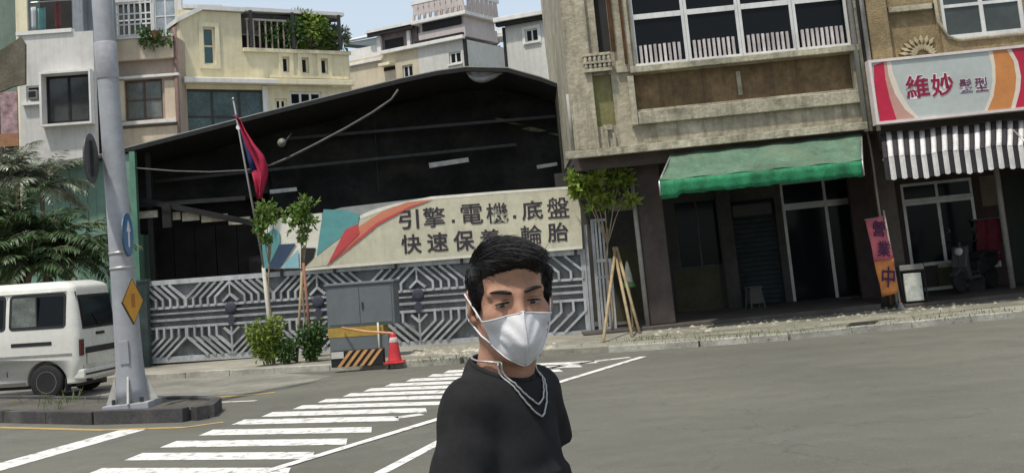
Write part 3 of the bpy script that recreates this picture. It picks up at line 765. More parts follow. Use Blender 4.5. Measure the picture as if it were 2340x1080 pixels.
BL = mat('banner_lettering', (.05, .012, .06), .7, .1, 1, 0); BY = mat('banner_lettering_gold', (.75, .42, .12), .7, .1, 1, 0)
for ch, px, py, m_ in (('營', 2008, 522, BL), ('業', 2020, 568, BL), ('中', 2030, 632, BL)):
    o = put_text(ch, F2, bn, px, py, 30, 36 if ch != '中' else 48, YB - .03, m_, .012, 'lettering'); o.rotation_euler = (0, rad(9), 0)
q = F2.uv(2047, 600, YB + .03)
pole_pts = [F2.uv(2019, 480, YB + .03), F2.uv(2058, 695, YB + .03)]
MB().tube([(pole_pts[0][0], YB + .03, pole_pts[0][1]), (pole_pts[1][0], YB + .03, -.11)], .02).build('pole', mat('pale_banner_pole', (.42, .33, .27), .5, .1, 2, 0), bn, smooth=True)
a_ = F2.uv(1978, 502, YB); b_ = F2.uv(2020, 494, YB)
MB().tube([(a_[0] - .02, YB + .02, a_[1]), (b_[0] + .02, YB + .02, b_[1])], .01, 6).build('cross_bar', ALU, bn)
MB().lathe([(.16, -.118), (.16, -.09), (.06, -.05), (.03, .05)], 16, (pole_pts[1][0], YB + .03, 0)).build('base', mat('banner_base_grey', (.2, .2, .2), .7, .2, 2, 0), bn, smooth=True)

# white standing sign box with black frame
xw, _ = F2.uv(2093, 690, -.2)
wb = empty('standing_sign', Fr(F2.M @ Vector((xw, -.2, 0)), -8, .9), 'small white sign stand with black frame beside the pink banner', 'sign stand')
WB = mat('dirty_white_panel', (.50, .51, .45), .7, .3, 5, .1, dirt=(.25, .29, .2), dirt_amt=.7)
B('panel', WB, wb, -.17, .15, -.05, .05, .04, .56, .01); B('panel', mat('grey_sign_top', (.2, .19, .17), .7, .2, 3, .1), wb, -.22, .22, -.05, .05, .62, .72, .01)
for sx in (-.22, .22): MB().tube([(sx, .0, 0), (sx, .0, .73)], .018, 6).build('leg', BLACK, wb)
B('rail', BLACK, wb, -.205, .205, -.02, .02, .585, .612)

# parked scooter
xs, _ = F2.uv(2252, 655, 1.0)
SCF = Fr(F2.M @ Vector((xs, 1.5, 0)), 180 + 40, 0)
sco = empty('parked_scooter', SCF, 'dark motor scooter parked in front of the salon window', 'scooter')
SKB = mat('scooter_black', (.02, .02, .022), .3, .1, 2, 0); SKG = mat('scooter_grey', (.06, .06, .06), .35, .15, 3, 0); RUB = mat('tyre_rubber', (.015, .015, .015), .85, .2, 5, .2)
def wheel(par, c, R, w, rim, n=28):
    t = MB().lathe([(R * .62, -w * .45), (R * .9, -w * .5), (R * .985, -w * .36), (R, 0), (R * .985, w * .36), (R * .9, w * .5), (R * .62, w * .45)], n, c, 'y').build('tyre', RUB, par, smooth=True)
    MB().lathe([(R * .05, -w * .36), (R * .2, -w * .4), (R * .25, -w * .28), (R * .52, -w * .24), (R * .6, -w * .46), (R * .63, -w * .44), (R * .63, w * .44), (R * .3, w * .3)], n, c, 'y').build('rim', rim, t, smooth=True)
    return t
wheel(sco, (-.62, 0, .24), .24, .11, SKG); wheel(sco, (.60, 0, .24), .24, .10, SKG)
MB().prism([(-.80, .50), (-.35, .34), (.0, .30), (.05, .36), (-.05, .62), (-.3, .72), (-.82, .68)], -.13, .13).build('body', SKB, sco, .04)
MB().prism([(-.80, .70), (-.78, .78), (-.45, .80), (-.2, .76), (-.06, .66), (-.1, .63), (-.3, .73), (-.78, .69)], -.14, .14).build('seat', mat('seat_vinyl', (.03, .028, .028), .5, .1, 3, .1), sco, .03)
MB().prism([(.0, .27), (.45, .25), (.45, .32), (.02, .34)], -.16, .16).build('floorboard', SKG, sco, .01)
MB().prism([(.36, .27), (.46, .25), (.56, .52), (.46, .92), (.36, .95), (.42, .6)], -.17, .17).build('front_shield', SKG, sco, .03)
MB().tube([(.60, 0, .24), (.44, 0, .92), (.42, 0, 1.0)], .03, 8).build('fork', DARKMET, sco)
MB().tube([(.30, -.34, 1.02), (.38, -.15, 1.0), (.42, 0, .98), (.38, .15, 1.0), (.30, .34, 1.02)], .018, 8).build('handlebar', SKB, sco)
MB().lathe([(.02, .53), (.075, .53), (.085, .47), (.07, .4)], 16, (0, 0, .82), 'x').build('headlight', mat('lamp_glass', (.5, .5, .5), .15, .05, 1, 0), sco, smooth=True)
for s_ in (-1, 1):
    MB().tube([(.36, s_ * .2, 1.0), (.30, s_ * .28, 1.2)], .008, 6).build('mirror_stem', SKB, sco)
    MB().lathe([(.01, -.01), (.055, -.008), (.055, .008), (.01, .01)], 14, (.30, s_ * .28, 1.24), 'x').build('mirror', SKB, sco)
MB().prism([(.45, .45), (.62, .50), (.82, .40), (.84, .36), (.62, .44), (.47, .40)], -.07, .07).build('front_fender', SKG, sco, .01)
B('rear_rack', ALU, sco, -.95, -.72, -.1, .1, .70, .72); B('number_plate', mat('plate_white', (.6, .6, .58), .5, .05, 2, 0), sco, -.93, -.92, -.1, .1, .42, .54)
B('stand', DARKMET, sco, -.1, .0, -.16, .16, .0, .29)

# ================================================================ SLIDING GATE
GL, GR_ = (-8.75, 24.7), (1.28, 23.2)
yawg = math.degrees(math.atan2(GR_[1] - GL[1], GR_[0] - GL[0]))
F3 = Fr(((GL[0] + GR_[0]) / 2, (GL[1] + GR_[1]) / 2, .09), yawg, -.7)
gx0, gx1 = F3.uv(322, 740)[0], F3.uv(1338, 660)[0]
gz0, gz1 = F3.uv(830, 800)[1], F3.uv(830, 606)[1]
gate = empty('sliding_gate', F3, 'long silver sliding gate with chevron bars below the repair shop banner', 'gate')
SIL = mat('silver_paint', (.36, .37, .375), .5, .2, 3, .1, metal=.25, objvar=.22, streak=.5, dirt=(.12, .12, .11))
BACKS = mat('gate_backing_sheet', (.155, .165, .168), .6, .3, 2, .1, dirt=(.20, .21, .20), dirt_amt=.5)
GH = gz1 - gz0
z_lo, z_m0, z_m1, z_hi = gz0 + .10, gz0 + GH * .42, gz0 + GH * .66, gz1 - .10
# corrugated backing
bk = MB(); n_ = int((gx1 - gx0) / .12); xs_ = np.linspace(gx0, gx1, n_)
vs = []; fs = []
for i, x in enumerate(xs_):
    yy = .06 + (.02 if i % 2 else 0); vs += [(x, yy, gz0 + .04), (x, yy, gz1 - .04)]
for i in range(n_ - 1): fs.append((2 * i, 2 * i + 2, 2 * i + 3, 2 * i + 1))
bo = bk.add(vs, fs).build('backing_sheet', BACKS, gate); bo.modifiers.new('s', 'SOLIDIFY').thickness = .006
def rail(z, w, y0=-.03, y1=.05): B('rail', SIL, gate, gx0, gx1, y0, y1, z - w / 2, z + w / 2)
rail(gz1 - .05, .10); rail(gz0 + .06, .12); rail(z_m0, .05); rail(z_m1, .05); rail((z_m0 * .62 + z_m1 * .38), .05); rail((z_m0 * .3 + z_m1 * .7), .035)
B('gap_shadow_sheet', BLACK, gate, gx0, gx1, .10, .11, gz0 - .12, gz0 + .1)  # black sheet stands in for the shadow line under the gate
for x in (gx0, gx1): B('end_stile', SIL, gate, x - .05, x + .05, -.034, .056, gz0, gz1)
meds = [F3.uv(p, 690)[0] for p in (325, 528, 728, 957, 1180)]
def bar(p, q, w=.045):
    MB().bar(p, q, w, -.055 + random.uniform(-.003, .003), .045).build('bar', SIL, gate)
for mi, xm in enumerate(meds):
    for s_ in (-1, 1):
        nb = mi + s_
        half = abs(meds[nb] - xm) / 2 if 0 <= nb < len(meds) else (abs(gx0 - xm) if s_ < 0 else abs(gx1 - xm))
        if half < .3: continue
        K = 6 if half > .8 else max(2, int(half / .2))
        for k in range(K):
            a = .16 + (half - .16) * (k + .0) / (K - 1) * .985
            for up in (1, -1):
                zi, zo = (z_m1, z_hi) if up > 0 else (z_m0, z_lo)      # leg starts at the mid rail and bends to the centre
                zbd = zi + (zo - zi) * (.34 if k else .12); rise = abs(zo - zbd) - .01
                run = min(a, rise * 1.12); 
                x = xm + s_ * a
                if k: bar((x, zi), (x, zbd + up * .012))
                bar((x, zbd), (xm + s_ * (a - run), zbd + up * run / 1.12))
        if mi > 0 or s_ > 0:
            pass
    bar((xm, z_m1 + .2), (xm, z_hi), .03); bar((xm, z_lo), (xm, z_m0 - .05), .035)
    if 0 < mi:
        MB().lathe([(.04, -.058), (.11, -.054), (.125, -.04), (.125, .0)], 20, (xm, 0, (z_m0 + z_m1) / 2 + .12), 'y').build('medallion', mat('dark_blue_medallion', (.04, .04, .06), .7, .2, 3, 0), gate, smooth=True)
        MB().prism([(xm - .10, z_m0 + .10), (xm, z_m0 - .06), (xm + .10, z_m0 + .10), (xm, z_m0 + .2)], -.06, -.031).build('medallion_drop', MATS['dark_blue_medallion'], gate)
for s_ in range(5):
    x = gx0 + .5 + s_ * (gx1 - gx0 - 1) / 4
    MB().lathe([(.02, -.03), (.07, -.03), (.07, .03), (.02, .03)], 16, (x, .02, gz0 - .0), 'y').build('roller', DARKMET, gate)
B('track', DARKMET, gate, gx0 - .2, gx1 + .2, .0, .05, -.03, .012)
# gate post and side wicket
TEALP = mat('teal_post_paint', (.06, .085, .08), .6, .3, 2, .1, streak=.5)
gp = empty('gate_post', F3, 'dark teal gate post at the left end of the sliding gate', 'gate post')
a = F3.rect(318, 645, 344, 838, -.08); B('shaft', TEALP, gp, a[0], a[1], -.20, -.06, -.05, a[3], .01); B('cap', TEALP, gp, a[0] - .03, a[1] + .03, -.23, -.04, a[3] + .002, a[3] + .06, .01)
wk = empty('side_wicket', F3, 'narrow grey wicket gate frame beside the staked sapling', 'gate')
a = F3.rect(1338, 500, 1382, 765, .0)
xw0 = gx1 + .09
for x in (xw0, xw0 + .14): B('upright', SIL, wk, x - .03, x + .03, -.03, .04, -.05, a[3] if x > xw0 else a[3] - .1)
B('upright', SIL, wk, a[1] + .1, a[1] + .16, -.03, .04, -.05, a[2] + 1.45)
for z, w_ in ((a[3] - .03, .05), (a[2] + 1.42, .06), (a[2] + 1.1, .04), (a[2] + .12, .05)):
    B('rail', SIL, wk, xw0 + .17, a[1] + .1, -.025, .035, z - w_ / 2, z + w_ / 2)
for k in range(3):
    x = xw0 + .17 + (a[1] - xw0 - .1) * (k + .5) / 3
    B('infill_bar', SIL, wk, x - .02, x + .02, -.015, .025, a[2] + .15, a[3] - .06)

# ================================================================ REPAIR SHOP BANNER
YG = -.16
bs_ = empty('repair_shop_banner', F3, 'cream repair shop banner with black Chinese lettering above the silver gate', 'banner')
CREAM = mat('banner_cream', (.49, .465, .35), .7, .16, .8, .12, 6, streak=.35, dirt=(.22, .2, .13), dirt_amt=.35)
TEAL = mat('banner_teal', (.09, .26, .26), .6, .15, 1, .05); NAVY = mat('banner_navy', (.03, .055, .10), .6, .15, 1, .05)
LBLUE = mat('banner_light_blue', (.22, .40, .45), .6, .15, 1, .05); BRED = mat('banner_red', (.45, .06, .065), .6, .15, 1, .05)
BORG = mat('banner_salmon', (.48, .17, .10), .6, .15, 1, .05); BWHT = mat('banner_pale_edge', (.60, .58, .50), .6, .15, 1, .05)
def GP(*pp): return [F3.uv(x, y, YG) for x, y in pp]
def shape(name, m_, pp, f_, b_): return MB().prism(GP(*pp), YG - f_, YG + b_).build(name, m_, bs_)
shape('panel', CREAM, [(697, 612), (1000, 588), (1331, 562), (1326, 475), (1318, 446), (1300, 432), (1150, 442), (985, 456), (900, 472), (850, 486), (822, 500)], .0, .05)
shape('pale_edge', BWHT, [(697, 612), (1331, 562), (1331, 568), (697, 618)], .004, .045)
shape('pale_edge', BWHT, [(850, 480), (900, 466), (985, 449), (1150, 436), (1300, 426), (1300, 432), (1150, 442), (985, 456), (900, 472), (824, 500), (820, 494)], .004, .045)
shape('panel', BWHT, [(598, 614), (696, 613), (735, 575), (735, 486), (640, 498), (600, 520)], -.012, .045)
shape('grey_panel', mat('banner_grey', (.22, .23, .22), .6, .2, 1, .05), [(735, 486), (780, 474), (900, 460), (985, 450), (985, 457), (900, 474), (824, 502), (820, 520), (735, 575)], -.014, .043)
shape('teal_blade', TEAL, [(740, 478), (790, 480), (822, 490), (818, 512), (724, 584), (733, 520)], .016, -.001)
shape('pale_blade', CREAM, [(697, 612), (790, 520), (806, 513), (748, 606)], .010, -.002)
shape('red_arrow', BRED, [(748, 606), (755, 600), (822, 533), (818, 512), (790, 524)], .022, -.017)
shape('red_swoosh', BORG, [(755, 601), (818, 545), (860, 512), (930, 478), (990, 455), (930, 462), (870, 485), (820, 518), (790, 545)], .013, -.0105)
shape('red_swoosh', BRED, [(757, 600), (820, 543), (862, 508), (935, 472), (980, 459), (930, 478), (864, 514), (822, 549)], .0165, -.0135)
shape('teal_blade', TEAL, [(598, 545), (625, 521), (640, 533), (640, 555), (612, 613), (604, 613)], .018, -.001)
shape('navy_blade', NAVY, [(641, 558), (676, 556), (640, 612), (613, 613)], .014, -.001)
shape('light_blade', LBLUE, [(682, 570), (684, 612), (641, 612)], .020, -.0145)
shape('dark_blade', BLACK, [(688, 566), (722, 566), (716, 590), (694, 612), (688, 612)], .006, -.001)
LB = mat('banner_black_lettering', (.03, .022, .03), .6, .1, 1, 0)
for ch, px, py, w_, h_ in (('引', 934, 501, 46, 44), ('擎', 992, 496, 50, 46), ('電', 1078, 489, 50, 46), ('機', 1136, 486, 50, 46), ('底', 1216, 480, 48, 44), ('盤', 1275, 474, 50, 48),
                           ('快', 940, 557, 46, 44), ('速', 1000, 553, 48, 44), ('保', 1060, 549, 48, 46), ('養', 1120, 545, 48, 44), ('輪', 1214, 536, 48, 44), ('胎', 1275, 530, 48, 44)):
    o = put_text(ch, F3, bs_, px, py, w_, h_, YG - .002, LB, .006 if ch in '擎電機盤養輪' else .016, 'lettering')
for px, py in ((1036, 505), (1176, 495), (1166, 548)):
    x, z = F3.uv(px, py, YG); B('lettering_dot', LB, bs_, x - .03, x + .03, YG - .008, YG - .002, z - .03, z + .03)
for px in (640, 760, 900, 1050, 1200, 1310):
    x, zt_ = F3.uv(px, 500, 0); zl = F3.uv(px, 640, 0)[1]
    B('support', DARKMET, bs_, x - .025, x + .025, YG + .06, YG + .10, gz1 - .12, zt_ + (.2 if px > 850 else -.1))

# ================================================================ BLACK NET SHED
YS_ = 27.5
F4 = Fr((-3.5, YS_, 0), 0, -.4)
shed = empty('repair_shed', F4, 'large open shed with black shade net hung under its low gable roof', 'shed')
NETM = mat('black_shade_net', (.017, .017, .0165), .75, .5, .9, .5, 7, spec=.2, dirt=(.04, .04, .028), dirt_amt=.7)
ROOFT = mat('pale_sheet_roof', (.33, .33, .31), .5, .2, 1.5, .1, metal=.3)
roofpx = [(112, 386), (200, 368), (282, 346), (450, 303), (600, 264), (760, 224), (920, 185), (1000, 168), (1065, 159), (1160, 161), (1235, 182), (1312, 211)]
rp_ = [F4.uv(x, y) for x, y in roofpx]
bot = [F4.uv(x, y)[1] for x, y in ((300, 455), (1320, 455))]
def roof_z(x):
    return float(np.interp(x, [p[0] for p in rp_], [p[1] for p in rp_]))
nx_, nz_ = 150, 48; vs = []; fs = []
nxa = F4.uv(250, 400, 2)[0]; nxb = rp_[-1][0]
for i in range(nx_ + 1):
    x = nxa + (nxb - nxa) * i / nx_; zt_ = roof_z(x) - .16
    zl = F4.uv(420, 462, 2)[1] + .06 * math.sin(i * .4) if x < F4.uv(575, 450)[0] else 1.9
    for j in range(nz_ + 1):
        v = j / nz_; z = zt_ + (zl - zt_) * v
        y = 2.0 + .10 * math.sin(x * 1.3 + 2.2 * math.sin(z * 1.1)) * math.sin(math.pi * min(1, v * 1.2)) + (.05 * math.sin(z * 5.2 + math.sin(x * .8) * 2.4 + x * .5) + .02 * math.sin(z * 11 - x * 1.7)) * (1 - v) ** .5 + .05 * math.sin(x * 2.9 + z * 2)
        vs.append((x, y, z))
for i in range(nx_):
    for j in range(nz_):
        a = i * (nz_ + 1) + j; fs.append((a, a + nz_ + 1, a + nz_ + 2, a + 1))
no = MB().add(vs, fs).build('shade_net', NETM, shed, smooth=True, fix=False); no.modifiers.new('s', 'SOLIDIFY').thickness = .008
# seams and rips on the net, folded tarp at the ridge
MB().tube([(F4.uv(855, 250, 1.8)[0], 1.8, F4.uv(855, 230, 1.8)[1]), (F4.uv(860, 350, 1.8)[0], 1.8, F4.uv(860, 350, 1.8)[1]), (F4.uv(866, 440, 1.8)[0], 1.8, F4.uv(866, 440, 1.8)[1])], .012, 6).build('net_seam', mat('net_seam', (.03, .035, .035), .7, .2, 2, 0), shed)
def flat(name, m_, px, y=1.7, th=.02): return MB().prism([F4.uv(a, b, y) for a, b in px], y - th, y).build(name, m_, shed)
TARP = mat('grey_tarp', (.30, .30, .31), .6, .25, 3, .2, dirt=(.1, .1, .11), dirt_amt=.6)
LITE = mat('pale_strip_lamp', (.42, .42, .41), .5, .3, 4, .1)
vs = []; fs = []
for i in range(13):
    u = i / 12
    for j in range(7):
        v = j / 6; q = F4.uv(1066 + 82 * u, 161 + 4 * u + (22 * math.sin(math.pi * u ** .7) + 3) * v, -.2)
        vs.append((q[0], -.2 - .05 * math.sin(v * 9 + u * 3), q[1]))
for i in range(12):
    for j in range(6): a = i * 7 + j; fs.append((a, a + 7, a + 8, a + 1))
to_ = MB().add(vs, fs).build('folded_tarp', TARP, shed, smooth=True); to_.modifiers.new('s', 'SOLIDIFY').thickness = .02
for nm, px in (('strip_lamp', [(980, 373), (1070, 360), (1072, 370), (982, 384)]), ('strip_lamp', [(1226, 378), (1272, 371), (1274, 378), (1228, 386)]), ('strip_lamp', [(1284, 360), (1297, 359), (1298, 376), (1286, 377)])):
    flat(nm, LITE, px, .9, .06)
NETP = mat('net_rip', (.11, .105, .07), .9, .6, 8, .3)
for px in ([(1128, 269), (1150, 271), (1170, 277), (1196, 286), (1168, 284), (1145, 277)], [(1192, 294), (1212, 290), (1232, 294), (1250, 299), (1230, 302), (1208, 299)], [(1250, 304), (1275, 305), (1300, 308), (1302, 313), (1275, 311)], [(1180, 441), (1200, 438), (1205, 446), (1185, 448)]):
    flat('net_rip', NETP, px, 1.75, .012)
flat('strip_lamp', LITE, [(617, 434), (678, 428), (680, 436), (618, 443)], .9, .05)
# roof sheets behind the front edge
for k in range(len(rp_) - 1):
    (x0, z0), (x1, z1) = rp_[k], rp_[k + 1]
    MB().add([(x0, -.35, z0), (x1, -.35, z1), (x1, 11, z1 - .6), (x0, 11, z0 - .6), (x0, -.35, z0 + .022), (x1, -.35, z1 + .022), (x1, 11, z1 - .57), (x0, 11, z0 - .57)],
             [(0, 1, 2, 3), (7, 6, 5, 4), (0, 4, 5, 1), (1, 5, 6, 2), (2, 6, 7, 3), (3, 7, 4, 0)]).build('roof_sheet', ROOFT, shed)
    MB().add([(x0, -.27, z0 - .03), (x1, -.27, z1 - .03), (x1, 10.5, z1 - .62), (x0, 10.5, z0 - .62)], [(0, 1, 2, 3)]).build('roof_darkening_sheet', BLACK, shed).modifiers.new('s', 'SOLIDIFY').thickness = .012  # black sheet added to make the roof underside dark
    MB().add([(x0, -.36, z0 - .10), (x1, -.36, z1 - .10), (x1, -.36, z1 + .0), (x0, -.36, z0 + .0), (x0, -.28, z0 - .10), (x1, -.28, z1 - .10), (x1, -.28, z1 - .002), (x0, -.28, z0 - .002)],
             [(0, 1, 2, 3), (7, 6, 5, 4), (3, 2, 6, 7), (0, 4, 5, 1)]).build('roof_edge_trim', BLACK, shed)
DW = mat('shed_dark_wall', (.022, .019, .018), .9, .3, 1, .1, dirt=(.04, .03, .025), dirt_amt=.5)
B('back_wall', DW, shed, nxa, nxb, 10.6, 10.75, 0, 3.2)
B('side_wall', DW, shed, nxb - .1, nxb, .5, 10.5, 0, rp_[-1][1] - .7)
for px in (330, 1300):
    x = F4.uv(px, 450)[0]; B('post', DARKMET, shed, x - .06, x + .06, .35, .47, 0, roof_z(x) - .1)
for px0, py0, px1, py1 in ((300, 420, 1180, 330), (640, 318, 1310, 262)):
    MB().bar(F4.uv(px0, py0, 1.5), F4.uv(px1, py1, 1.5), .07, 1.5, 1.58).build('roof_beam', DARKMET, shed)
# the lower left bay: cream boards standing in for daylight seen through the shed, a sloping beam and a dark partition deep inside
q = F4.rect(308, 476, 572, 508, .9)
GAPM = mat('cream_daylight_board', (.60, .54, .42), .8, .35, 1.2, .1, dirt=(.2, .15, .1), dirt_amt=.6)
for k, (a0, a1, t0, t1) in enumerate(((308, 360, 482, 498), (394, 412, 484, 502), (416, 455, 484, 504), (460, 520, 490, 506), (522, 572, 496, 512))):
    b_ = F4.rect(a0, t0, a1, t1, .3); B('daylight_board', GAPM, shed, b_[0], b_[1], .30, .34, b_[2], b_[3])
MB().bar(F4.uv(300, 452, .1), F4.uv(580, 510, .1), .13, .1, .22).build('sloping_beam', BLACK, shed)
MB().bar(F4.uv(300, 470, .1), F4.uv(560, 452, .1), .10, .12, .2).build('cross_beam', BLACK, shed)
a = F4.rect(372, 468, 392, 520, .1); B('short_post', BLACK, shed, a[0], a[1], .05, .18, a[2], a[3])
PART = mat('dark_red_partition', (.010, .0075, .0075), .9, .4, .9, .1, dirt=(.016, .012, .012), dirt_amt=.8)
q = F4.rect(300, 518, 592, 620, 1.3)
for k in range(6):
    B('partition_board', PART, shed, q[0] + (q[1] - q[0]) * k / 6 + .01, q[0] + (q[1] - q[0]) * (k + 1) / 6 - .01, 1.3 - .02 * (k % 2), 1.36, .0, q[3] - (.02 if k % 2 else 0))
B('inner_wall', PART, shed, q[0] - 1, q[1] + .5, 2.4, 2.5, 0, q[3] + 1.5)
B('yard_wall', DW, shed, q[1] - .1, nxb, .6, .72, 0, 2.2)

# pale hose slung across the net
hp = [(310, 384), (400, 391), (480, 393), (560, 389), (620, 377), (660, 360), (720, 330), (790, 293), (850, 258), (895, 227), (910, 205)]
hs = empty('hose', F4, 'pale hose slung diagonally across the black shade net', 'hose')
pts = [(F4.uv(x, y, -.32)[0], -.32, F4.uv(x, y, -.32)[1]) for x, y in hp]
MB().tube(pts[:5], .018, 8).build('thin_run', mat('grey_hose', (.09, .09, .085), .7, .3, 4, .1), hs, smooth=True); MB().tube(pts[4:], .028, 8).build('thick_run', MATS['grey_hose'], hs, smooth=True)
sp_ = empty('loudspeaker', F4, 'small grey horn loudspeaker hung on the black net right of the flag', 'loudspeaker')
x, z = F4.uv(648, 328, -.35); MB().lathe([(.10, -.14), (.095, -.13), (.04, .0), (.03, .08)], 16, (x, -.42, z), 'y').build('horn', mat('grey_horn', (.16, .16, .13), .6, .2, 3, 0), sp_, smooth=True)
MB().tube([(x, -.32, z), (x + .15, -.1, z + .25)], .02, 6).build('bracket', DARKMET, sp_)
# green container wall left of the shed
GW = mat('mint_sheet_wall', (.16, .27, .21), .55, .15, .8, .1, 12, streak=.35, dirt=(.10, .15, .12))
mint = empty('mint_cabin', F4, 'mint green sheet metal cabin behind the palm and the lamp pole', 'cabin')
a = F4.rect(120, 392, 300, 600, -.3); zt0 = F4.uv(200, 402, -.3)[1]
npl = 12; xe = F4.uv(302, 480, -.3)[0]; xa = F4.uv(60, 480, -.3)[0]
for k in range(npl):
    x0, x1 = xa + (xe - xa) * k / npl, xa + (xe - xa) * (k + 1) / npl
    B('wall_sheet', GW, mint, x0 + .004, x1 - .004, -.3 + (.012 if k % 2 else 0), -.25, .0, roof_z((x0 + x1) / 2) - .12)
B('corner_post', mat('mint_post', (.10, .22, .16), .5, .2, 2, 0), mint, xe + .003, xe + .13, -.36, -.2, 0, roof_z(xe) - .1)
B('side_wall', GW, mint, xa, xa + .05, -.245, 5, 0, 2.9); B('side_wall', GW, mint, xe - .06, xe - .004, -.195, 5, 0, 2.9)
MB().add([(xa - .6, -.75, roof_z(xa) - .1), (xe - .35, -.75, roof_z(xe - .4) - .18), (xe - .35, .1, roof_z(xe - .4) - .02), (xa - .6, .1, roof_z(xa) + .05)], [(0, 1, 2, 3)]).build('eave_sheet', DARKMET, mint).modifiers.new('s', 'SOLIDIFY').thickness = .05

# ================================================================ FLAG
fl = empty('flag', F3, 'red flag with blue corner drooping from a slanted pole over the gate', 'flag')
YF = -.35
P0, P1 = F3.uv(533, 228, YF), F3.uv(600, 640, YF)
MB().tube([(P0[0], YF, P0[1]), (P1[0], YF + .2, P1[1])], [.018, .026], 8).build('pole', mat('flag_pole_grey', (.20, .20, .19), .5, .2, 3, 0), fl, smooth=True)
MB().lathe([(.01, -.03), (.035, 0), (.01, .03)], 10, (P0[0], YF, P0[1] + .02)).build('finial', ALU, fl, smooth=True)
outl = [(540, 265), (556, 275), (570, 302), (587, 330), (606, 355), (614, 378), (614, 400), (606, 430), (602, 452)]
inl = [(541, 262), (546, 282), (552, 310), (558, 340), (566, 370), (574, 395), (582, 420), (588, 440), (592, 456)]
nu = 9; vs = []; fs = []
for i in range(len(outl)):
    a_, b_ = Vector(F3.uv(*inl[i], YF)), Vector(F3.uv(*outl[i], YF))
    for j in range(nu):
        u = j / (nu - 1); q = a_ + (b_ - a_) * u; amp = .05 + .05 * min(1, i / 3)
        vs.append((q.x, YF - .03 + amp * math.sin(u * 11 + i * .5) - .1 * u, q.y))
for i in range(len(outl) - 1):
    for j in range(nu - 1): k = i * nu + j; fs.append((k, k + 1, k + nu + 1, k + nu))
FR = mat('flag_red', (.42, .02, .065), .7, .2, 3, .1, transl=.2); FB = mat('flag_blue', (.02, .03, .13), .7, .2, 3, .1, transl=.15)
fmask = lambda f: (f[0] // nu < 5 and (f[0] % nu) < 3)
fo = MB().add(vs, [f for f in fs if not fmask(f)]).build('red_field', FR, fl, smooth=True); fo.modifiers.new('s', 'SOLIDIFY').thickness = .006
fo = MB().add(vs, [f for f in fs if fmask(f)]).build('blue_canton', FB, fl, smooth=True); fo.modifiers.new('s', 'SOLIDIFY').thickness = .007
fo_me = fo
a_ = Vector(F3.uv(549, 292, YF)); MB().lathe([(.002, -.014), (.05, -.012), (.05, .012), (.002, .014)], 12, (a_.x, YF - .09, a_.y), 'y').build('white_sun', mat('flag_white', (.7, .7, .7), .7, .1, 2, 0), fo)

# ================================================================ CABINET, BARRIER, CONE
p = gr(760, 828, .085); pR = gr(905, 815, .085)
F5 = Fr((p.x, p.y + .25, .085), -4, -.7)
cb = empty('utility_cabinet', F5, 'grey utility cabinet with yellow band standing before the chevron gate', 'cabinet')
CAB = mat('cabinet_grey', (.12, .135, .14), .5, .14, .9, .05, 10, metal=.1); YEL = mat('dull_yellow', (.34, .23, .045), .6, .25, 3, .1)
a = F5.rect(748, 650, 900, 806, 0); zy = F5.uv(810, 768, 0)[1]; zy2 = F5.uv(810, 746, 0)[1]
B('upper_body', CAB, cb, a[0], a[1] + .02, -.0, .55, zy2 + .002, a[3], .015)
B('lid', CAB, cb, a[0] - .03, a[1] + .05, -.03, .58, a[3] + .002, a[3] + .05, .015)
B('door', CAB, cb, a[0] + .04, (a[0] + a[1]) / 2 - .006, -.012, -.001, zy2 + .05, a[3] - .05, .004)
B('door', CAB, cb, (a[0] + a[1]) / 2 + .006, a[1] - .02, -.012, -.001, zy2 + .05, a[3] - .05, .004)
B('yellow_band', YEL, cb, a[0], a[1] - .2, -.005, .5, zy, zy2)
B('lower_body', CAB, cb, a[0] + .02, a[1] - .12, .0, .5, .0, zy - .002, .01)
B('door_handle', DARKMET, cb, (a[0] + a[1]) / 2 + .04, (a[0] + a[1]) / 2 + .07, -.03, -.0125, (zy2 + a[3]) / 2 - .06, (zy2 + a[3]) / 2 + .06)
x = F5.uv(866, 780, -.05)[0]; MB().tube([(x, -.05, 0), (x, -.05, zy2 + .05)], .018, 8).build('stay_pole', mat('white_stay', (.5, .48, .4), .6, .2, 3, 0), cb, smooth=True)
F6 = Fr((gr(815, 836, .085).x, gr(815, 836, .085).y, .085), -4, -.7)
hb = empty('hazard_barrier', F6, 'low barrier block striped black and orange at the foot of the cabinet', 'barrier')
b0 = F6.rect(756, 799, 876, 836, 0)
HO = mat('hazard_orange', (.50, .26, .10), .7, .3, 3, .1, dirt=(.3, .22, .14), dirt_amt=.5)
hz_ = b0[3]
B('block', BLACK, hb, b0[0], b0[1], .004, .18, 0, hz_, .01)
nS = 5; wS = (b0[1] - b0[0] - .25) / nS; sk = .22
for k in range(nS):
    x = b0[0] + .22 + k * wS - .12
    x1 = min(x + wS * .5, b0[1])
    MB().prism([(x, .004), (x1, .004), (min(x1 + sk, b0[1]), hz_ - .004), (min(x + sk, b0[1] - .01), hz_ - .004)], -.004, .0035).build('stripe', HO, hb)
B('white_patch', mat('faded_white_patch', (.5, .48, .44), .7, .2, 3, .1), hb, b0[0] + .01, b0[0] + .22, -.006, -.0045, hz_ * .55, hz_ - .01)
cp = gr(903, 829, .085)
cn = empty('traffic_cone', Fr((cp.x, cp.y, .085), 0, 0), 'red traffic cone beside the striped barrier block', 'traffic cone')
CONE = mat('cone_red', (.48, .03, .035), .5, .2, 3, .05)
MB().slab([(-.165, -.165), (.165, -.165), (.165, .165), (-.165, .165)], .002, .035).build('base', CONE, cn, .01)
prof = [(.12, .035), (.115, .05), (.097, .15), (.09, .23), (.07, .36), (.05, .46), (.042, .49), (.028, .495)]
MB().lathe(prof, 24).build('cone', CONE, cn, smooth=True)
MB().lathe([(.076, .34), (.078, .345), (.062, .42), (.058, .425)], 24).build('band', mat('cone_band', (.55, .42, .38), .5, .2, 3, 0), cn, smooth=True)
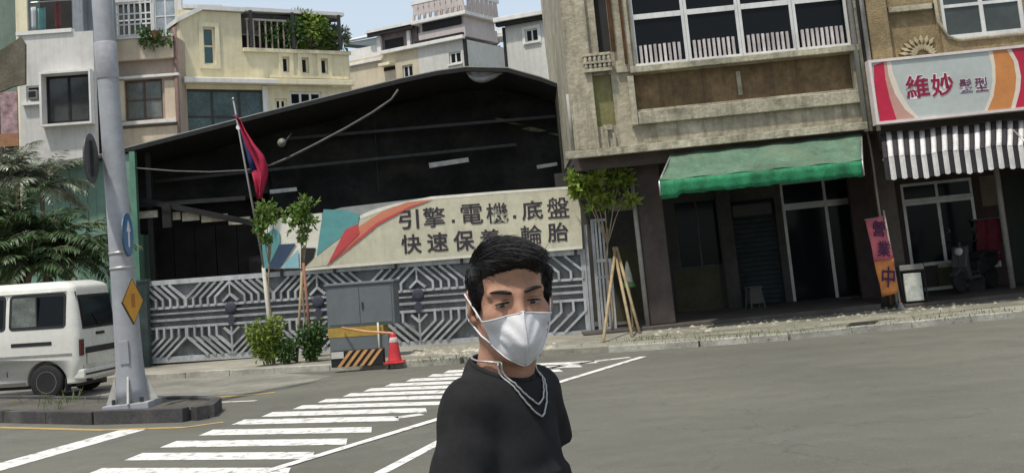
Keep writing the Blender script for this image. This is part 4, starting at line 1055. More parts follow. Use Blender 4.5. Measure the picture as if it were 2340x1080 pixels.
pth = [F5.uv(865, 756, -.15), F5.uv(888, 756, -.15)]
pb = Vector((cp.x, cp.y, .085 + .49))
qa = F5.M @ Vector((x, -.05, zy2 + .0))
w_ = MB().tube([tuple(qa), tuple(qa * .5 + pb * .5 + Vector((0, 0, -.02))), tuple(pb)], .02, 8).build('barrier_tape', mat('orange_tape', (.55, .25, .12), .6, .2, 3, 0), None, smooth=True)
tag(w_, 'orange barrier tape strung from the cabinet pole to the cone', 'tape')

# ================================================================ SAPLINGS AND SHRUBS
LEAF = mat('leaf_green', (.125, .205, .04), .55, .25, 6, 0, island=.45, transl=.35); LEAF2 = mat('leaf_dark_green', (.06, .12, .03), .55, .25, 6, 0, island=.45, transl=.3)
LEAFY = mat('leaf_yellow_green', (.19, .26, .04), .55, .25, 6, 0, island=.4, transl=.35)
BARK = mat('pale_bark', (.25, .20, .14), .9, .3, 8, .4, 40); BAMB = mat('bamboo_stake', (.30, .23, .13), .7, .25, 5, .1)
def sapling(name, label, base, top, crown, leafm, group, r0=.03, n=420, L=.12):
    b, t = Vector(base), Vector(top)
    e = empty(name, b, label, 'tree', group)
    tp = [(b + (t - b) * k / 6 + Vector((.03 * math.sin(k * 1.3), .02 * math.cos(k), 0))) - b for k in range(7)]
    tr_ = MB().tube(tp, [r0 * (1 - .09 * k) for k in range(7)], 8)
    cmb = MB()
    for c, r_, w_ in crown:
        c = Vector(c) - b
        tr_.tube([tp[-2], (tp[-2] + c) / 2 + Vector((0, 0, .04)), c], [r0 * .5, r0 * .35, r0 * .2], 6)
        for q in range(5):
            d = rdir(); tr_.tube([c, c + Vector((d.x * r_[0], d.y * r_[1], d.z * r_[2])) * .9], [r0 * .2, r0 * .08], 5)
        for q in range(7):
            d = rdir(); cc = c + Vector((d.x * r_[0], d.y * r_[1], d.z * r_[2])) * random.uniform(.4, 1.15)
            clump_leaves(cmb, cc, [v * random.uniform(.25, .55) for v in r_], int(n * w_ / 7 * random.uniform(.5, 1.1)), L * random.uniform(.8, 1.2), L * .5, .2)
    tr_.build('trunk', BARK, e, smooth=True)
    cmb.build('crown', leafm, e, smooth=False, fix=False)
    return e
YT = 22.2
def AT(x, y, Y=YT): return at(x, y, Y)
b1 = AT(624, 800); b1.z = .085
sapling('sapling', 'thin sapling with dark round crown left of the banner logo', b1, AT(612, 560), [(AT(610, 500), (.26, .22, .24), 1), (AT(600, 535), (.15, .15, .15), .5), (AT(628, 490), (.16, .15, .16), .5)], LEAF, 'street saplings', .025, 270)
b2 = AT(698, 800); b2.z = .085
sapling('sapling', 'sapling with bright two tier crown in front of the banner logo', b2, AT(692, 560), [(AT(690, 470), (.22, .2, .2), .8), (AT(680, 505), (.2, .2, .18), .7), (AT(708, 498), (.16, .15, .16), .5), (AT(692, 535), (.13, .13, .13), .4)], LEAF, 'street saplings', .025, 270)
def stake(name, pts, r, m_, label, par=None, cat='stake'):
    b = Vector(pts[0]); o = MB().tube([Vector(p) - b for p in pts], r, 8).build(name, m_, None, smooth=True); o.location = b
    return tag(o, label, cat)
s0_ = AT(622, 735, 22.0); s0_.z = .085
stake('support_stake', [(AT(623, 790, 22.0).x, 22.0, .085), AT(602, 612, 22.0)], .035, mat('pale_stake', (.42, .40, .33), .7, .2, 4, .1), 'pale stake tied to the left sapling before the gate')
stake('support_stake', [(AT(676, 790, 22.0).x, 22.0, .085), AT(690, 620, 22.0)], .025, BAMB, 'left bamboo stake of the sapling beside the cabinet')
stake('support_stake', [(AT(712, 790, 22.0).x, 22.0, .085), AT(693, 600, 22.0)], .028, mat('red_brown_stake', (.22, .10, .06), .7, .2, 4, .1), 'reddish stake of the sapling beside the cabinet')
def shrub(label, px, py0, py1, w, m_, n=700):
    b = AT(px, py1, 21.8); b.z = .085
    e = empty('shrub', b, label, 'shrub', 'street shrubs by the gate')
    h = AT(px, py0, 21.8).z - .085
    tr_ = MB(); cm = MB()
    for k in range(9):
        a = random.uniform(0, 6.28); q = Vector((math.cos(a) * w * .6, math.sin(a) * w * .5, h * random.uniform(.55, 1)))
        tr_.tube([(0, 0, 0), (q.x * .4, q.y * .4, q.z * .5), q], [.018, .014, .006], 5)
        for t in (.35, .6, .85, 1):
            clump_leaves(cm, q * t + Vector((0, 0, .03)), (w * .42, w * .4, h * .16), n // 36, .13, .05, .2)
    tr_.build('stem', BARK, e); cm.build('foliage', m_, e, fix=False)
    pl = AT(px, py1, 21.8)
    return e
shrub('taller yellow green shrub at the foot of the left sapling', 612, 735, 838, .34, LEAFY, 1000)
shrub('dark leafy shrub right beside the grey cabinet', 716, 738, 828, .26, LEAF2, 800)
shrub('low shrub between the two gate saplings', 658, 775, 832, .22, LEAF2, 420)
# staked tree at the right end of the gate
YR = 22.6
b3 = AT(1400, 760, YR); b3.z = .085
sapling('street_tree', 'young street tree with spreading bright green crown propped by bamboo stakes', b3, AT(1385, 520, YR),
        [(AT(1378, 398, YR), (.40, .3, .22), 1.2), (AT(1338, 425, YR), (.30, .25, .14), .8), (AT(1415, 405, YR), (.26, .25, .2), .7), (AT(1365, 460, YR), (.22, .2, .18), .6), (AT(1320, 410, YR), (.15, .15, .1), .3), (AT(1425, 450, YR), (.2, .18, .12), .3)], LEAFY, None, .03, 230, .20)
tp_ = AT(1408, 585, YR)
for px, py, lb in ((1378, 782, 'front bamboo prop of the street tree leaning from the left'), (1462, 762, 'right bamboo prop of the street tree leaning to the pavement'), (1445, 770, 'middle bamboo prop of the street tree, shortest of three')):
    g_ = gr(px, py, .085)
    stake('bamboo_prop', [g_, g_ + (tp_ + Vector((random.uniform(-.05, .05), 0, .1)) - g_) * 1.04], .03, BAMB, lb)
cv = Vector(AT(1435, 625, 22.9)); 
umb = empty('folded_parasol', (cv.x, cv.y, .085), 'small folded green and white parasol leaning in the arcade mouth', 'parasol')
MB().tube([(0, 0, 0), (0, 0, cv.z + .15)], .018, 8).build('pole', BAMB, umb)
MB().lathe([(.11, cv.z - .28), (.09, cv.z - .27), (.07, cv.z - .1), (.03, cv.z + .1), (.012, cv.z + .16)], 12).build('canopy', mat('parasol_cloth', (.36, .38, .30), .8, .3, 4, .2), umb, smooth=True)
MB().lathe([(.13, cv.z - .34), (.135, cv.z - .33), (.10, cv.z - .24), (.085, cv.z - .24)], 12).build('hem', mat('parasol_green', (.09, .18, .06), .8, .3, 4, .2), umb, smooth=True)

# ================================================================ SIGNAL POLE ON THE ISLAND
pb_ = gr(290, 958, .0); 
FP = Fr((pb_.x, pb_.y + .25, .2), 0, 1.5)
pole = empty('signal_pole', FP, 'tall grey tapered steel signal pole standing on the traffic island', 'pole')
PG = mat('galvanised_grey_paint', (.30, .31, .33), .5, .16, .9, .15, 14, streak=.35, dirt=(.22, .21, .2), dirt_amt=.35)
prof = []
for py in (950, 900, 800, 600, 400, 200, 0, -300, -700):
    a, b = [FP.uv(x, py)[0] for x in ((258, 322) if py == 950 else (0, 0))] if False else (0, 0)
    z = FP.uv(290, py)[1]
    prof.append(z)
hs_ = [0, .18, .55, 1.2, 2.4, 3.6, 5.0, 7.5]
rs_ = [.215, .195, .175, .163, .150, .142, .135, .12]
MB().lathe(list(zip(rs_, hs_)), 28).build('shaft', PG, pole, smooth=True)
B('base_plate', PG, pole, -.30, .30, -.30, .30, -.10, -.002, .01)
B('footing', KERB, pole, -.36, .36, -.36, .36, -.26, -.103, .02)
for k in range(4):
    a = rad(45 + 90 * k); c_, s_ = math.cos(a), math.sin(a)
    g_ = MB().prism([(.19, .0), (.33, .0), (.31, .05), (.20, .34)], -.012, .012).build('gusset', mat('pale_gusset', (.42, .41, .38), .6, .2, 3, .1), pole); g_.rotation_euler = (0, 0, rad(90 * k + 8))
    MB().lathe([(.025, .0), (.025, .06), (.012, .065)], 8, (.26 * c_, .26 * s_, 0)).build('anchor_bolt', DARKMET, pole)
for z in (1.75, 1.95):
    MB().lathe([(.166 - z * .006, z - .02), (.174 - z * .006, z - .018), (.174 - z * .006, z + .018), (.166 - z * .006, z + .02)], 24).build('clamp_band', ALU, pole, smooth=True)
B('cable_hatch', PG, pole, -.06, .06, -.19, -.16, .5, .8, .006)
z_ = FP.uv(240, 140)[1]
MB().lathe([(.144, z_ - .25), (.150, z_ - .24), (.150, z_ + .24), (.144, z_ + .25)], 28).build('collar', mat('pole_sleeve', (.32, .32, .34), .5, .2, 2, .1), pole, smooth=True)
# second, thinner grey post seen just left of the pole
F7 = Fr((gr(200, 905).x, gr(200, 905).y + 4.2, .0), 0, -.2)
# signs on the pole
def disc_sign(name, label, cat, px, py, r_, yaw, m_face, m_back, rim=None):
    c = at(px, py, pb_.y - .12)
    e = empty(name, Fr((c.x, c.y, c.z), yaw, 0), label, cat)
    MB().lathe([(.002, -.012), (r_ * .99, -.012), (r_, -.006), (r_, .008), (.002, .008)], 32, (0, 0, 0), 'y').build('plate', m_back, e)
    f_ = MB().lathe([(.002, -.016), (r_ * .93, -.016), (r_ * .93, -.0125), (.002, -.0125)], 32, (0, 0, 0), 'y').build('face', m_face, e)
    B('bracket', DARKMET, e, -.05, .05, .010, .05, -r_ * .7, r_ * .7)
    return e
SB_ = mat('sign_blue', (.02, .12, .28), .35, .12, 2, 0); WS = mat('sign_white', (.62, .62, .62), .4, .1, 2, 0)
s1 = disc_sign('round_blue_sign', 'round blue road sign seen edge on at the right of the pole', 'road sign', 291, 536, .285, 95, SB_, mat('sign_back_blue_grey', (.05, .09, .13), .5, .2, 2, 0))
ar = MB().prism([(-.04, -.16), (.04, -.16), (.04, .04), (.11, .04), (0, .19), (-.11, .04), (-.04, .04)], -.020, -.0165).build('white_arrow', WS, s1)
s2 = disc_sign('round_sign', 'round road sign turned away at the upper left of the pole', 'road sign', 208, 362, .33, -86, mat('sign_face_tan', (.40, .22, .08), .4, .2, 2, 0), mat('sign_back_dark', (.07, .065, .07), .5, .25, 2, 0))
c = at(302, 688, pb_.y - .14)
s3 = empty('diamond_sign', Fr((c.x, c.y, c.z), 82, 0), 'orange yellow diamond warning sign on the right side of the pole', 'road sign')
dm = .30
MB().prism([(-dm, 0), (0, -dm), (dm, 0), (0, dm)], -.010, .004).build('plate', mat('sign_edge_dark', (.05, .04, .03), .5, .1, 2, 0), s3)
MB().prism([(-dm * .92, 0), (0, -dm * .92), (dm * .92, 0), (0, dm * .92)], -.014, -.0105).build('face', mat('sign_amber', (.55, .27, .03), .4, .15, 2, 0), s3)
MB().prism([(-.05, -.08), (.05, -.08), (.05, .1), (-.05, .1)], -.017, -.0145).build('symbol', mat('sign_rust_symbol', (.35, .13, .03), .4, .15, 2, 0), s3)
B('bracket', ALU, s3, -.04, .04, .006, .09, -.05, .05)

# ================================================================ VAN
vb = gr(108, 912)
VY = 11.0
FV = Fr((gr(105, 910).x, gr(105, 910).y + .12, 0.0), 180 - 6, 1.0)
# local x runs forward (to the left in the picture), local +y is the side we see... built with near side at y=-w facing the street
FV = Fr((gr(106, 914).x, gr(106, 914).y + .0, .0), -7, -1.0)
van = empty('white_van', FV, 'small white delivery van driving away behind the grey pole', 'van')
VW = mat('van_white_paint', (.60, .59, .54), .3, .10, 1.2, .02, 20, spec=.5, dirt=(.35, .33, .27), dirt_amt=.35)
VD = mat('van_black_trim', (.015, .015, .016), .5, .1, 2, 0); VR = mat('tail_light_red', (.07, .012, .012), .25, .1, 2, 0)
CH = mat('wheel_steel', (.30, .30, .29), .4, .2, 4, .05, metal=.5)
# x: rear at +1.0 (right), front at -2.3; near side y=0, far side y=1.45 ; z from .22
def vring(z):
    t = np.clip((z - .95) / .93, 0, 1)
    tum = .10 * t ** 1.5                                   # tumblehome
    rear = .58 - .13 * t ** 1.2 - (.30 * max(0, (z - 1.80) / .1) ** 2 * .35 if z > 1.8 else 0)
    front = -2.72 + (.62 * t ** 1.1)
    y0, y1 = tum, 1.47 - tum
    if z < .35: y0 += .04; y1 -= .04; rear -= .05
    if z > 1.78:
        k = (z - 1.78) / .12; ins = .12 * k ** 2; y0 += ins; y1 -= ins; rear -= ins; front += ins
    rc = .13; pts = []
    for cx, cy, a0 in ((rear - rc, y0 + rc, -90), (rear - rc, y1 - rc, 0), (front + rc, y1 - rc, 90), (front + rc, y0 + rc, 180)):
        for k in range(6):
            a = rad(a0 + 18 * k); pts.append((cx + rc * math.cos(a), cy + rc * math.sin(a), z))
    return pts
zs_ = [.24, .27, .34, .50, .62, .78, .95, 1.05, 1.2, 1.35, 1.5, 1.62, 1.72, 1.78, 1.82, 1.86, 1.885, 1.90]
vs = []; 
for z in zs_: vs += vring(z)
n_ = 24; fs = []
for i in range(len(zs_) - 1):
    for j in range(n_): fs.append((i * n_ + j, i * n_ + (j + 1) % n_, (i + 1) * n_ + (j + 1) % n_, (i + 1) * n_ + j))
fs.append(tuple(range(n_ - 1, -1, -1))); fs.append(tuple((len(zs_) - 1) * n_ + j for j in range(n_)))
body = MB().add(vs, fs).build('body', VW, van, smooth=True)
# wheel arches cut out of the body
def cutter(c, r_, y0, y1):
    o = MB().lathe([(r_, y0), (r_, y1)], 32, c, 'y').build('arch_cutter', VW, None); return o
cuts = []
for cx in (.0, -1.95):
    cuts += [cutter((cx, 0, .285), .345, -.3, .32), cutter((cx, 0, .285), .345, 1.15, 1.8)]
for c_ in cuts:
    c_.parent = van
    md = body.modifiers.new('b', 'BOOLEAN'); md.operation = 'DIFFERENCE'; md.object = c_; md.solver = 'EXACT'
bpy.context.view_layer.update()
dg = bpy.context.evaluated_depsgraph_get(); me = bpy.data.meshes.new_from_object(body.evaluated_get(dg))
body.modifiers.clear(); body.data = me
for c_ in cuts: bpy.data.objects.remove(c_)
def sy(z): return min(p[1] for p in vring(z))
def side_panel(name, m_, x0, x1, z0, z1, off=.008, par=None, round_=.05, n=5):
    vs = []; zz = np.linspace(z0, z1, n)
    poly = []
    for cx, cz, a0 in ((x1 - round_, z0 + round_, -90), (x1 - round_, z1 - round_, 0), (x0 + round_, z1 - round_, 90), (x0 + round_, z0 + round_, 180)):
        for k in range(5):
            a = rad(a0 + 22.5 * k); poly.append((cx + round_ * math.cos(a), cz + round_ * math.sin(a)))
    N = len(poly)
    vs = [(x, sy(z) - off, z) for x, z in poly] + [(x, sy(z) + .01, z) for x, z in poly]
    fs = [tuple(range(N))] + [(i, i + N, (i + 1) % N + N, (i + 1) % N) for i in range(N)]
    return MB().add(vs, fs).build(name, m_, par or van)
def VU(px, py): return FV.uv(px, py, .05)
VREFL = mat('van_glass_reflection', (.10, .11, .095), .2, .5, 5, 0)  # paler pane colour stands in for a reflection on the glass
w0 = FV.rect(26, 676, 148, 748, .05)
for (x0, x1) in ((w0[0], w0[1]), (w0[0] - .12 - .92, w0[0] - .12), (w0[0] - .12 - .92 - .12 - .55, w0[0] - 1.16)):
    f_ = side_panel('side_window', VD, x0 - .03, x1 + .03, w0[2] - .03, w0[3] + .03, .006, None, .07)
    xm_ = (x0 + x1) / 2
    side_panel('pane', VREFL, x0 + .02, xm_, w0[2] + .02, w0[3] - .02, .010, f_, .03); side_panel('pane', GLASS, xm_ + .002, x1 - .02, w0[2] + .02, w0[3] - .02, .010, f_, .03)
    B('pane_divider', VD, f_, (x0 + x1) / 2 - .012, (x0 + x1) / 2 + .012, sy(w0[2]) - .014, sy(w0[2]) + .05, w0[2] + .02, w0[3] - .02)
hx = FV.rect(25, 784, 118, 791, 0)
side_panel('vent_slot', VD, hx[0], hx[1], hx[2], hx[3] + .01, .007, None, .015)
zb_ = FV.uv(90, 812, 0)[1]
side_panel('belt_moulding', mat('moulding_grey', (.22, .21, .19), .6, .2, 3, 0), -2.5, .46, zb_ - .015, zb_ + .012, .012, None, .008)
side_panel('sill_trim', mat('sill_dirt', (.12, .11, .09), .8, .3, 3, .1), -1.5, -.36, .25, .30, .006, None, .01)
MB().tube([(x, sy(1.70) - .012 + .0, 1.735) for x in (-1.8, -1, 0, .36)], .012, 6).build('drip_rail', VW, van, smooth=True)
side_panel('door_seam', VD, w0[0] - .075, w0[0] - .068, .40, 1.68, .0035, None, .0025)
# rear face
def rx(z): return max(p[0] for p in vring(z))
def rear_panel(name, m_, y0, y1, z0, z1, off=.01, par=None):
    o = MB().add([(rx(z) + o_, y, z) for o_ in (off, -.03) for z in (z0, z1) for y in (y0, y1)], [(0, 1, 3, 2), (0, 2, 6, 4), (1, 5, 7, 3), (2, 3, 7, 6), (0, 4, 5, 1)]).build(name, m_, par or van)
    return o
rw = rear_panel('rear_window', VD, .17, 1.30, 1.10, 1.66, .008); rear_panel('pane', GLASS, .21, 1.26, 1.14, 1.62, .013, rw)
MB().tube([(rx(1.12) + .03, .75, 1.12), (rx(1.35) + .02, .55, 1.35)], .008, 5).build('wiper', VD, van)
for y0 in (.035, 1.28):
    t_ = rear_panel('tail_light', VR, y0 + .02, y0 + .12, .68, .94, .016); rear_panel('lens', mat('lens_amber', (.10, .04, .015), .3, .1, 2, 0), y0 + .03, y0 + .11, .86, .93, .020, t_)
rear_panel('plate_recess', VD, .22, 1.26, .70, .80, .012)
B('number_plate', mat('plate_offwhite', (.60, .58, .5), .5, .1, 2, 0), van, rx(.6) + .012, rx(.6) + .03, .25, .60, .52, .70, .004)
MB().box(.44, .64, .05, 1.42, .30, .46).build('rear_bumper', VW, van, .03)
B('bumper_strip', VD, van, .641, .65, .1, 1.37, .36, .39)
rear_panel('tailgate_handle', VD, .60, .88, .985, 1.03, .02)
rear_panel('tailgate_seam', VD, .14, .147, .48, 1.72, .004); rear_panel('tailgate_seam', VD, 1.33, 1.337, .48, 1.72, .004)
MB().tube([(.38, .35, .27), (.63, .35, .26)], .025, 8).build('exhaust', DARKMET, van)
B('chassis', VD, van, -2.4, .40, .25, 1.22, .17, .30)
for cx in (.0, -1.95):
    for cy in (.075, 1.395): wheel(van, (cx, cy, .285), .285, .15, CH)
B('mud_flap', VD, van, .31, .33, .03, .2, .12, .34); B('mud_flap', VD, van, .31, .33, 1.27, 1.44, .12, .34)
fr_ = MB().add([(-2.73 + .62 * ((z - .95) / .93) ** 1.1 - .012 if z > .95 else -2.73, y, z) for z in (1.02, 1.3, 1.66) for y in (.2, 1.27)], [(0, 2, 3, 1), (2, 4, 5, 3)]).build('windscreen', GLASS, van)
for y0 in (.12, 1.13): B('headlight', MATS['lamp_glass'], van, -2.745, -2.69, y0, y0 + .22, .62, .76, .01)
B('front_bumper', VD, van, -2.82, -2.62, .05, 1.42, .28, .46, .03)

# ================================================================ PALM CLUMP BEHIND THE VAN
PALM = mat('palm_leaf', (.06, .105, .035), .45, .25, 4, 0, island=.5, transl=.25, spec=.6); PALMG = mat('palm_leaf_greyed', (.20, .23, .16), .4, .3, 4, 0, island=.45, transl=.2, spec=.7)
def palm(label, base, crowns, nf, Lf, m_, seed, group=None):
    random.seed(seed)
    e = empty('palm_tree', base, label, 'palm', group); b = Vector(base)
    for ci, c in enumerate(crowns):
        c = Vector(c) - b
        MB().tube([(c.x * .3, 0, 0), (c.x * .7, c.y * .5, c.z * .5), c], [.09, .07, .05], 8).build('trunk', BARK, e, smooth=True)
        cm = MB(); rb = MB()
        for k in range(nf):
            az = 2 * math.pi * k / nf + random.uniform(-.3, .3); el = random.uniform(.25, 1.35); L = Lf * random.uniform(.75, 1.15)
            d = Vector((math.cos(az) * math.cos(el), math.sin(az) * math.cos(el), math.sin(el))); p = c.copy(); pts = [p.copy()]
            for s_ in range(12):
                p = p + d * L / 12; d = (d + Vector((0, 0, -.115 - .06 * s_ / 12))).normalized(); pts.append(p.copy())
            rb.tube(pts, [.014 - .001 * i for i in range(13)], 4)
            for s_ in range(1, 12):
                dd = (pts[s_ + 1] - pts[s_]).normalized(); sd_ = dd.cross(Vector((0, 0, 1))).normalized()
                for h_ in (0, .5):
                    pp = pts[s_] + (pts[s_ + 1] - pts[s_]) * h_
                    for q in (-1, 1):
                        ld = (sd_ * q + dd * .75 + Vector((0, 0, -.3 + random.uniform(-.25, .2)))).normalized()
                        leaf(cm, pp, ld, L * .34 * math.sin(math.pi * (.12 + .8 * s_ / 12)) * random.uniform(.8, 1.15), .05, .3)
        rb.build('frond_rib', BARK, e); cm.build('frond', m_, e, fix=False)
    return e
YPm = 24.0
def PA(x, y, Y=YPm): return at(x, y, Y)
pbp = PA(60, 700); palm('dense dark palm clump behind the white van roof', (pbp.x, YPm, .085), [PA(30, 545), PA(110, 565), PA(-40, 520), PA(165, 600)], 26, 1.35, PALM, 3)
pbp = PA(120, 700, 25.2); palm('taller palm with pale grey fronds before the white house', (pbp.x, 25.2, .085), [PA(95, 440, 25.2), PA(20, 420, 25.2)], 22, 1.25, PALMG, 5)
pbp = PA(-20, 700, 23.3); palm('low palm with drooping fronds at the left edge', (pbp.x, 23.3, .085), [PA(-5, 600, 23.3), PA(70, 615, 23.3)], 22, 1.1, PALM, 9)
random.seed(21)

# ================================================================ HOUSES BEHIND
def house(name, label, px, Y, yaw, lean=-.8, cat='house'):
    o = at(px, 560, Y); f = Fr((o.x, o.y, 0), yaw, lean); return f, empty(name, f, label, cat)
OFFW = mat('offwhite_plaster', (.57, .555, .525), .85, .12, .5, .15, 12, streak=.4, dirt=(.30, .28, .24), dirt_amt=.3)
OFFW2 = mat('white_trim', (.66, .65, .62), .7, .12, 1, .1, streak=.35, dirt=(.35, .33, .3))
GREYW = mat('bluegrey_wall', (.20, .22, .24), .8, .15, .8, .15, streak=.4)
GREENW = mat('green_grey_wall', (.15, .20, .16), .8, .15, .6, .1, streak=.3)
BEIGE = mat('beige_tile', (.57, .48, .36), .8, .14, .7, .2, 16, streak=.4, dirt=(.30, .22, .15), dirt_amt=.3)
BEIGE2 = mat('dull_pink_tile', (.37, .30, .245), .8, .14, .7, .2, 16, streak=.35, dirt=(.2, .15, .12))
YELW = mat('yellow_plaster', (.64, .58, .40), .85, .13, .4, .15, 12, streak=.35, dirt=(.32, .28, .16), dirt_amt=.35)
YELT = mat('pale_yellow_trim', (.68, .62, .44), .8, .12, 1, .1, streak=.3, dirt=(.35, .3, .18))
TANW = mat('tan_plaster', (.52, .45, .33), .85, .14, .5, .15, 12, streak=.4, dirt=(.28, .24, .17), dirt_amt=.35)
GRYP = mat('pale_grey_plaster', (.54, .53, .49), .85, .12, .5, .15, 12, streak=.35, dirt=(.28, .26, .22), dirt_amt=.3)
PINKP = mat('pale_pink_plaster', (.50, .44, .42), .85, .12, .6, .15, 12, streak=.35, dirt=(.3, .26, .24), dirt_amt=.3)
BRFR = mat('brown_window_frame', (.10, .065, .045), .6, .2, 3, .05)
def W2(f, par, px, d, **k):
    a = f.rect(*px, d); return a
# --- white house at the far left
fA, hA = house('white_house', 'off white house with big dark bay window left of the pole', 130, 36, 0)
r = lambda x0, y0, x1, y1, d=0: fA.rect(x0, y0, x1, y1, d)
wl = r(46, 76, 218, 420); win = r(106, 172, 208, 280); sm = r(60, 196, 94, 232)
MB().wall(wl[0], wl[1], 0, wl[3], 0, .2, [win, sm]).build('wall', OFFW, hA, fix=False)
B('parapet_cap', OFFW2, hA, wl[0] - .05, fA.uv(165, 80)[0], -.06, .25, wl[3] + .003, wl[3] + .12)
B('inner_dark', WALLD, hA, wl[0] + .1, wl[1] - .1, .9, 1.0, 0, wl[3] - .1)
window(hA, *win, .04, BLACK, mat('hazy_glass', (.055, .06, .058), .15, .25, 1.2, 0), 2, 1, .07, .08)
bay = r(98, 164, 215, 288)
MB().wall(bay[0], bay[1], bay[2], bay[3], -.28, -.002, [(win[0] - .04, win[1] + .04, win[2] - .04, win[3] + .04)]).build('bay_surround', OFFW2, hA, fix=False)
window(hA, *sm, .05, OFFW2, GLASS, 1, 1, .05, .06)
B('sill', OFFW2, hA, sm[0] - .1, sm[1] + .1, -.15, -.002, sm[2] - .12, sm[2] - .03); B('air_conditioner', mat('ac_grey', (.2, .2, .19), .6, .2, 3, .1), hA, sm[0] + .08, sm[1] - .08, -.12, .045, sm[2] + .05, sm[3] - .15, .02)
for z in np.linspace(sm[2] + .12, sm[3] - .22, 6): B('ac_louvre', BLACK, hA, sm[0] + .12, sm[1] - .12, -.126, -.121, z, z + .03)
up = r(60, -120, 168, 76, 1.4)
rec = r(64, -60, 164, 74, 1.0)
MB().wall(up[0], up[1] + 1.4, wl[3] - .2, up[3], 1.0, 1.2, [(rec[0], rec[1], rec[2], rec[3])]).build('upper_wall', GREYW, hA, fix=False)
B('upper_jamb', YELT, hA, rec[0] - .25, rec[0] - .003, .9, .998, wl[3] + .13, up[3])
B('balcony_recess', WALLD, hA, rec[0] - .1, rec[1] + .1, 2.2, 2.3, rec[2] - .2, rec[3])
B('side_wall', OFFW, hA, wl[0], wl[0] + .2, .205, 8, 0, wl[3]); B('roof_deck', OFFW2, hA, wl[0] + .205, wl[1], .205, 8, wl[3] - .3, wl[3] - .1)
B('corner_duct', GREYW, hA, fA.uv(167, 40, .6)[0], fA.uv(190, 40, .6)[0], .6, .99, wl[3] - .4, up[3], .02)
TLC = mat('teal_laundry', (.16, .34, .33), .8, .2, 3, .1); WHL = mat('white_laundry', (.5, .53, .55), .8, .15, 3, .1); RDL = mat('dark_red_laundry', (.16, .05, .05), .8, .2, 3, .1)
for k, (x0, y0, x1, y1, m_, nm) in enumerate(((70, 16, 83, 70, WHL, 'pale laundry sheet'), (86, 18, 106, 72, TLC, 'teal laundry sheet'), (124, 6, 140, 66, RDL, 'dark red laundry shirt'))):
    a = r(x0, y0, x1, y1, 1.6); vs = []; fs = []
    for j in range(6):
        for i in range(7): vs.append((a[0] + (a[1] - a[0]) * i / 6, 1.6 + .05 * math.sin(i * 1.7 + k), a[3] + (a[2] - a[3]) * j / 5 - .02 * (i % 2)))
    for j in range(5):
        for i in range(6): q = j * 7 + i; fs.append((q, q + 1, q + 8, q + 7))
    o = MB().add(vs, fs).build('laundry', m_, None, smooth=True); o.matrix_world = fA.M; o.modifiers.new('s', 'SOLIDIFY').thickness = .01
    tag(o, nm + ' drying on the upper balcony of the white house', 'laundry')
ro = r(64, 4, 150, 8, 1.6); MB().tube([(ro[0], 1.6, ro[3]), (ro[1] + .3, 1.6, ro[3])], .02, 6).build('clothes_rail', ALU, hA)
# --- green grey wall and shack at the left edge
fG, hG = house('green_house', 'green grey house wall at the upper left edge behind the shack', 10, 41, 0)
a = fG.rect(-160, -120, 52, 400); MB().wall(a[0], a[1], 0, a[3], 0, .2).build('wall', GREENW, hG, fix=False); B('side_wall', GREENW, hG, a[1] - .2, a[1], .205, 6, 0, a[3]); B('roof', GREYW, hG, a[0], a[1] + .1, -.2, 6, a[3] + .003, a[3] + .2)
B('downpipe', YELT, hG, a[1] - .16, a[1] - .02, -.12, -.003, 0, a[3])
fS, hS = house('old_shack', 'weathered brown shack with sagging roof at the left edge', 20, 33, 0, -.8, 'shack')
WDM = mat('old_planks', (.12, .085, .065), .9, .35, 2, .3, 20, objvar=.3, dirt=(.06, .05, .04), dirt_amt=.6); TILE = mat('mossy_roof', (.11, .095, .07), .9, .4, 2, .6, 12, dirt=(.06, .09, .03), dirt_amt=.6)
a = fS.rect(-120, 245, 44, 560)
for k in range(14):
    x0, x1 = a[0] + (a[1] - a[0]) * k / 14, a[0] + (a[1] - a[0]) * (k + 1) / 14
    B('plank', WDM, hS, x0 + .01, x1 - .01, random.uniform(-.03, 0), .06, 0, a[3])
B('pinkish_panel', mat('faded_pink_cloth', (.30, .20, .21), .9, .5, 6, .2), hS, *fS.rect(2, 210, 40, 320, -.1)[:2], -.12, -.04, *fS.rect(2, 210, 40, 320, -.1)[2:])
B('orange_panel', mat('rust_panel', (.26, .13, .07), .9, .3, 3, .2), hS, *fS.rect(-5, 305, 42, 335, -.14)[:2], -.16, -.125, *fS.rect(-5, 305, 42, 335, -.14)[2:])
q = [fS.uv(*p_, -.3) for p_ in ((-120, 172), (0, 108), (40, 82), (50, 98), (50, 190), (20, 196), (-120, 255))]
MB().prism(q, -.10, .02).build('gable_boards', TILE, hS)
# --- beige house
fB, hB = house('beige_house', 'beige tiled house with white balcony grille right of the pole', 330, 38, 0)
r = lambda x0, y0, x1, y1, d=0: fB.rect(x0, y0, x1, y1, d)
wl = r(205, 92, 412, 420); win = r(286, 182, 372, 274)
MB().wall(wl[0], wl[1], 0, wl[3], 0, .2, [win, r(205, 92, 400, 94)]).build('wall', BEIGE2, hB, fix=False)
B('parapet', BEIGE, hB, wl[0], fB.uv(400, 120)[0], -.22, -.003, r(0, 148, 400, 148)[2], wl[3], .02)
B('parapet_shadow_ledge', OFFW2, hB, wl[0], fB.uv(402, 120)[0], -.26, -.003, wl[3] + .003, wl[3] + .09)
B('lower_wall', BEIGE, hB, wl[0], fB.uv(410, 300)[0], -.16, -.003, 0, fB.uv(330, 293)[1], .01)
B('window_ledge', OFFW2, hB, fB.uv(262, 283)[0], fB.uv(408, 283)[0], -.3, -.003, fB.uv(330, 286)[1], fB.uv(330, 278)[1], .01)
B('window_head', OFFW2, hB, fB.uv(275, 175)[0], fB.uv(412, 175)[0], -.2, -.003, fB.uv(330, 180)[1], fB.uv(330, 174)[1], .01)
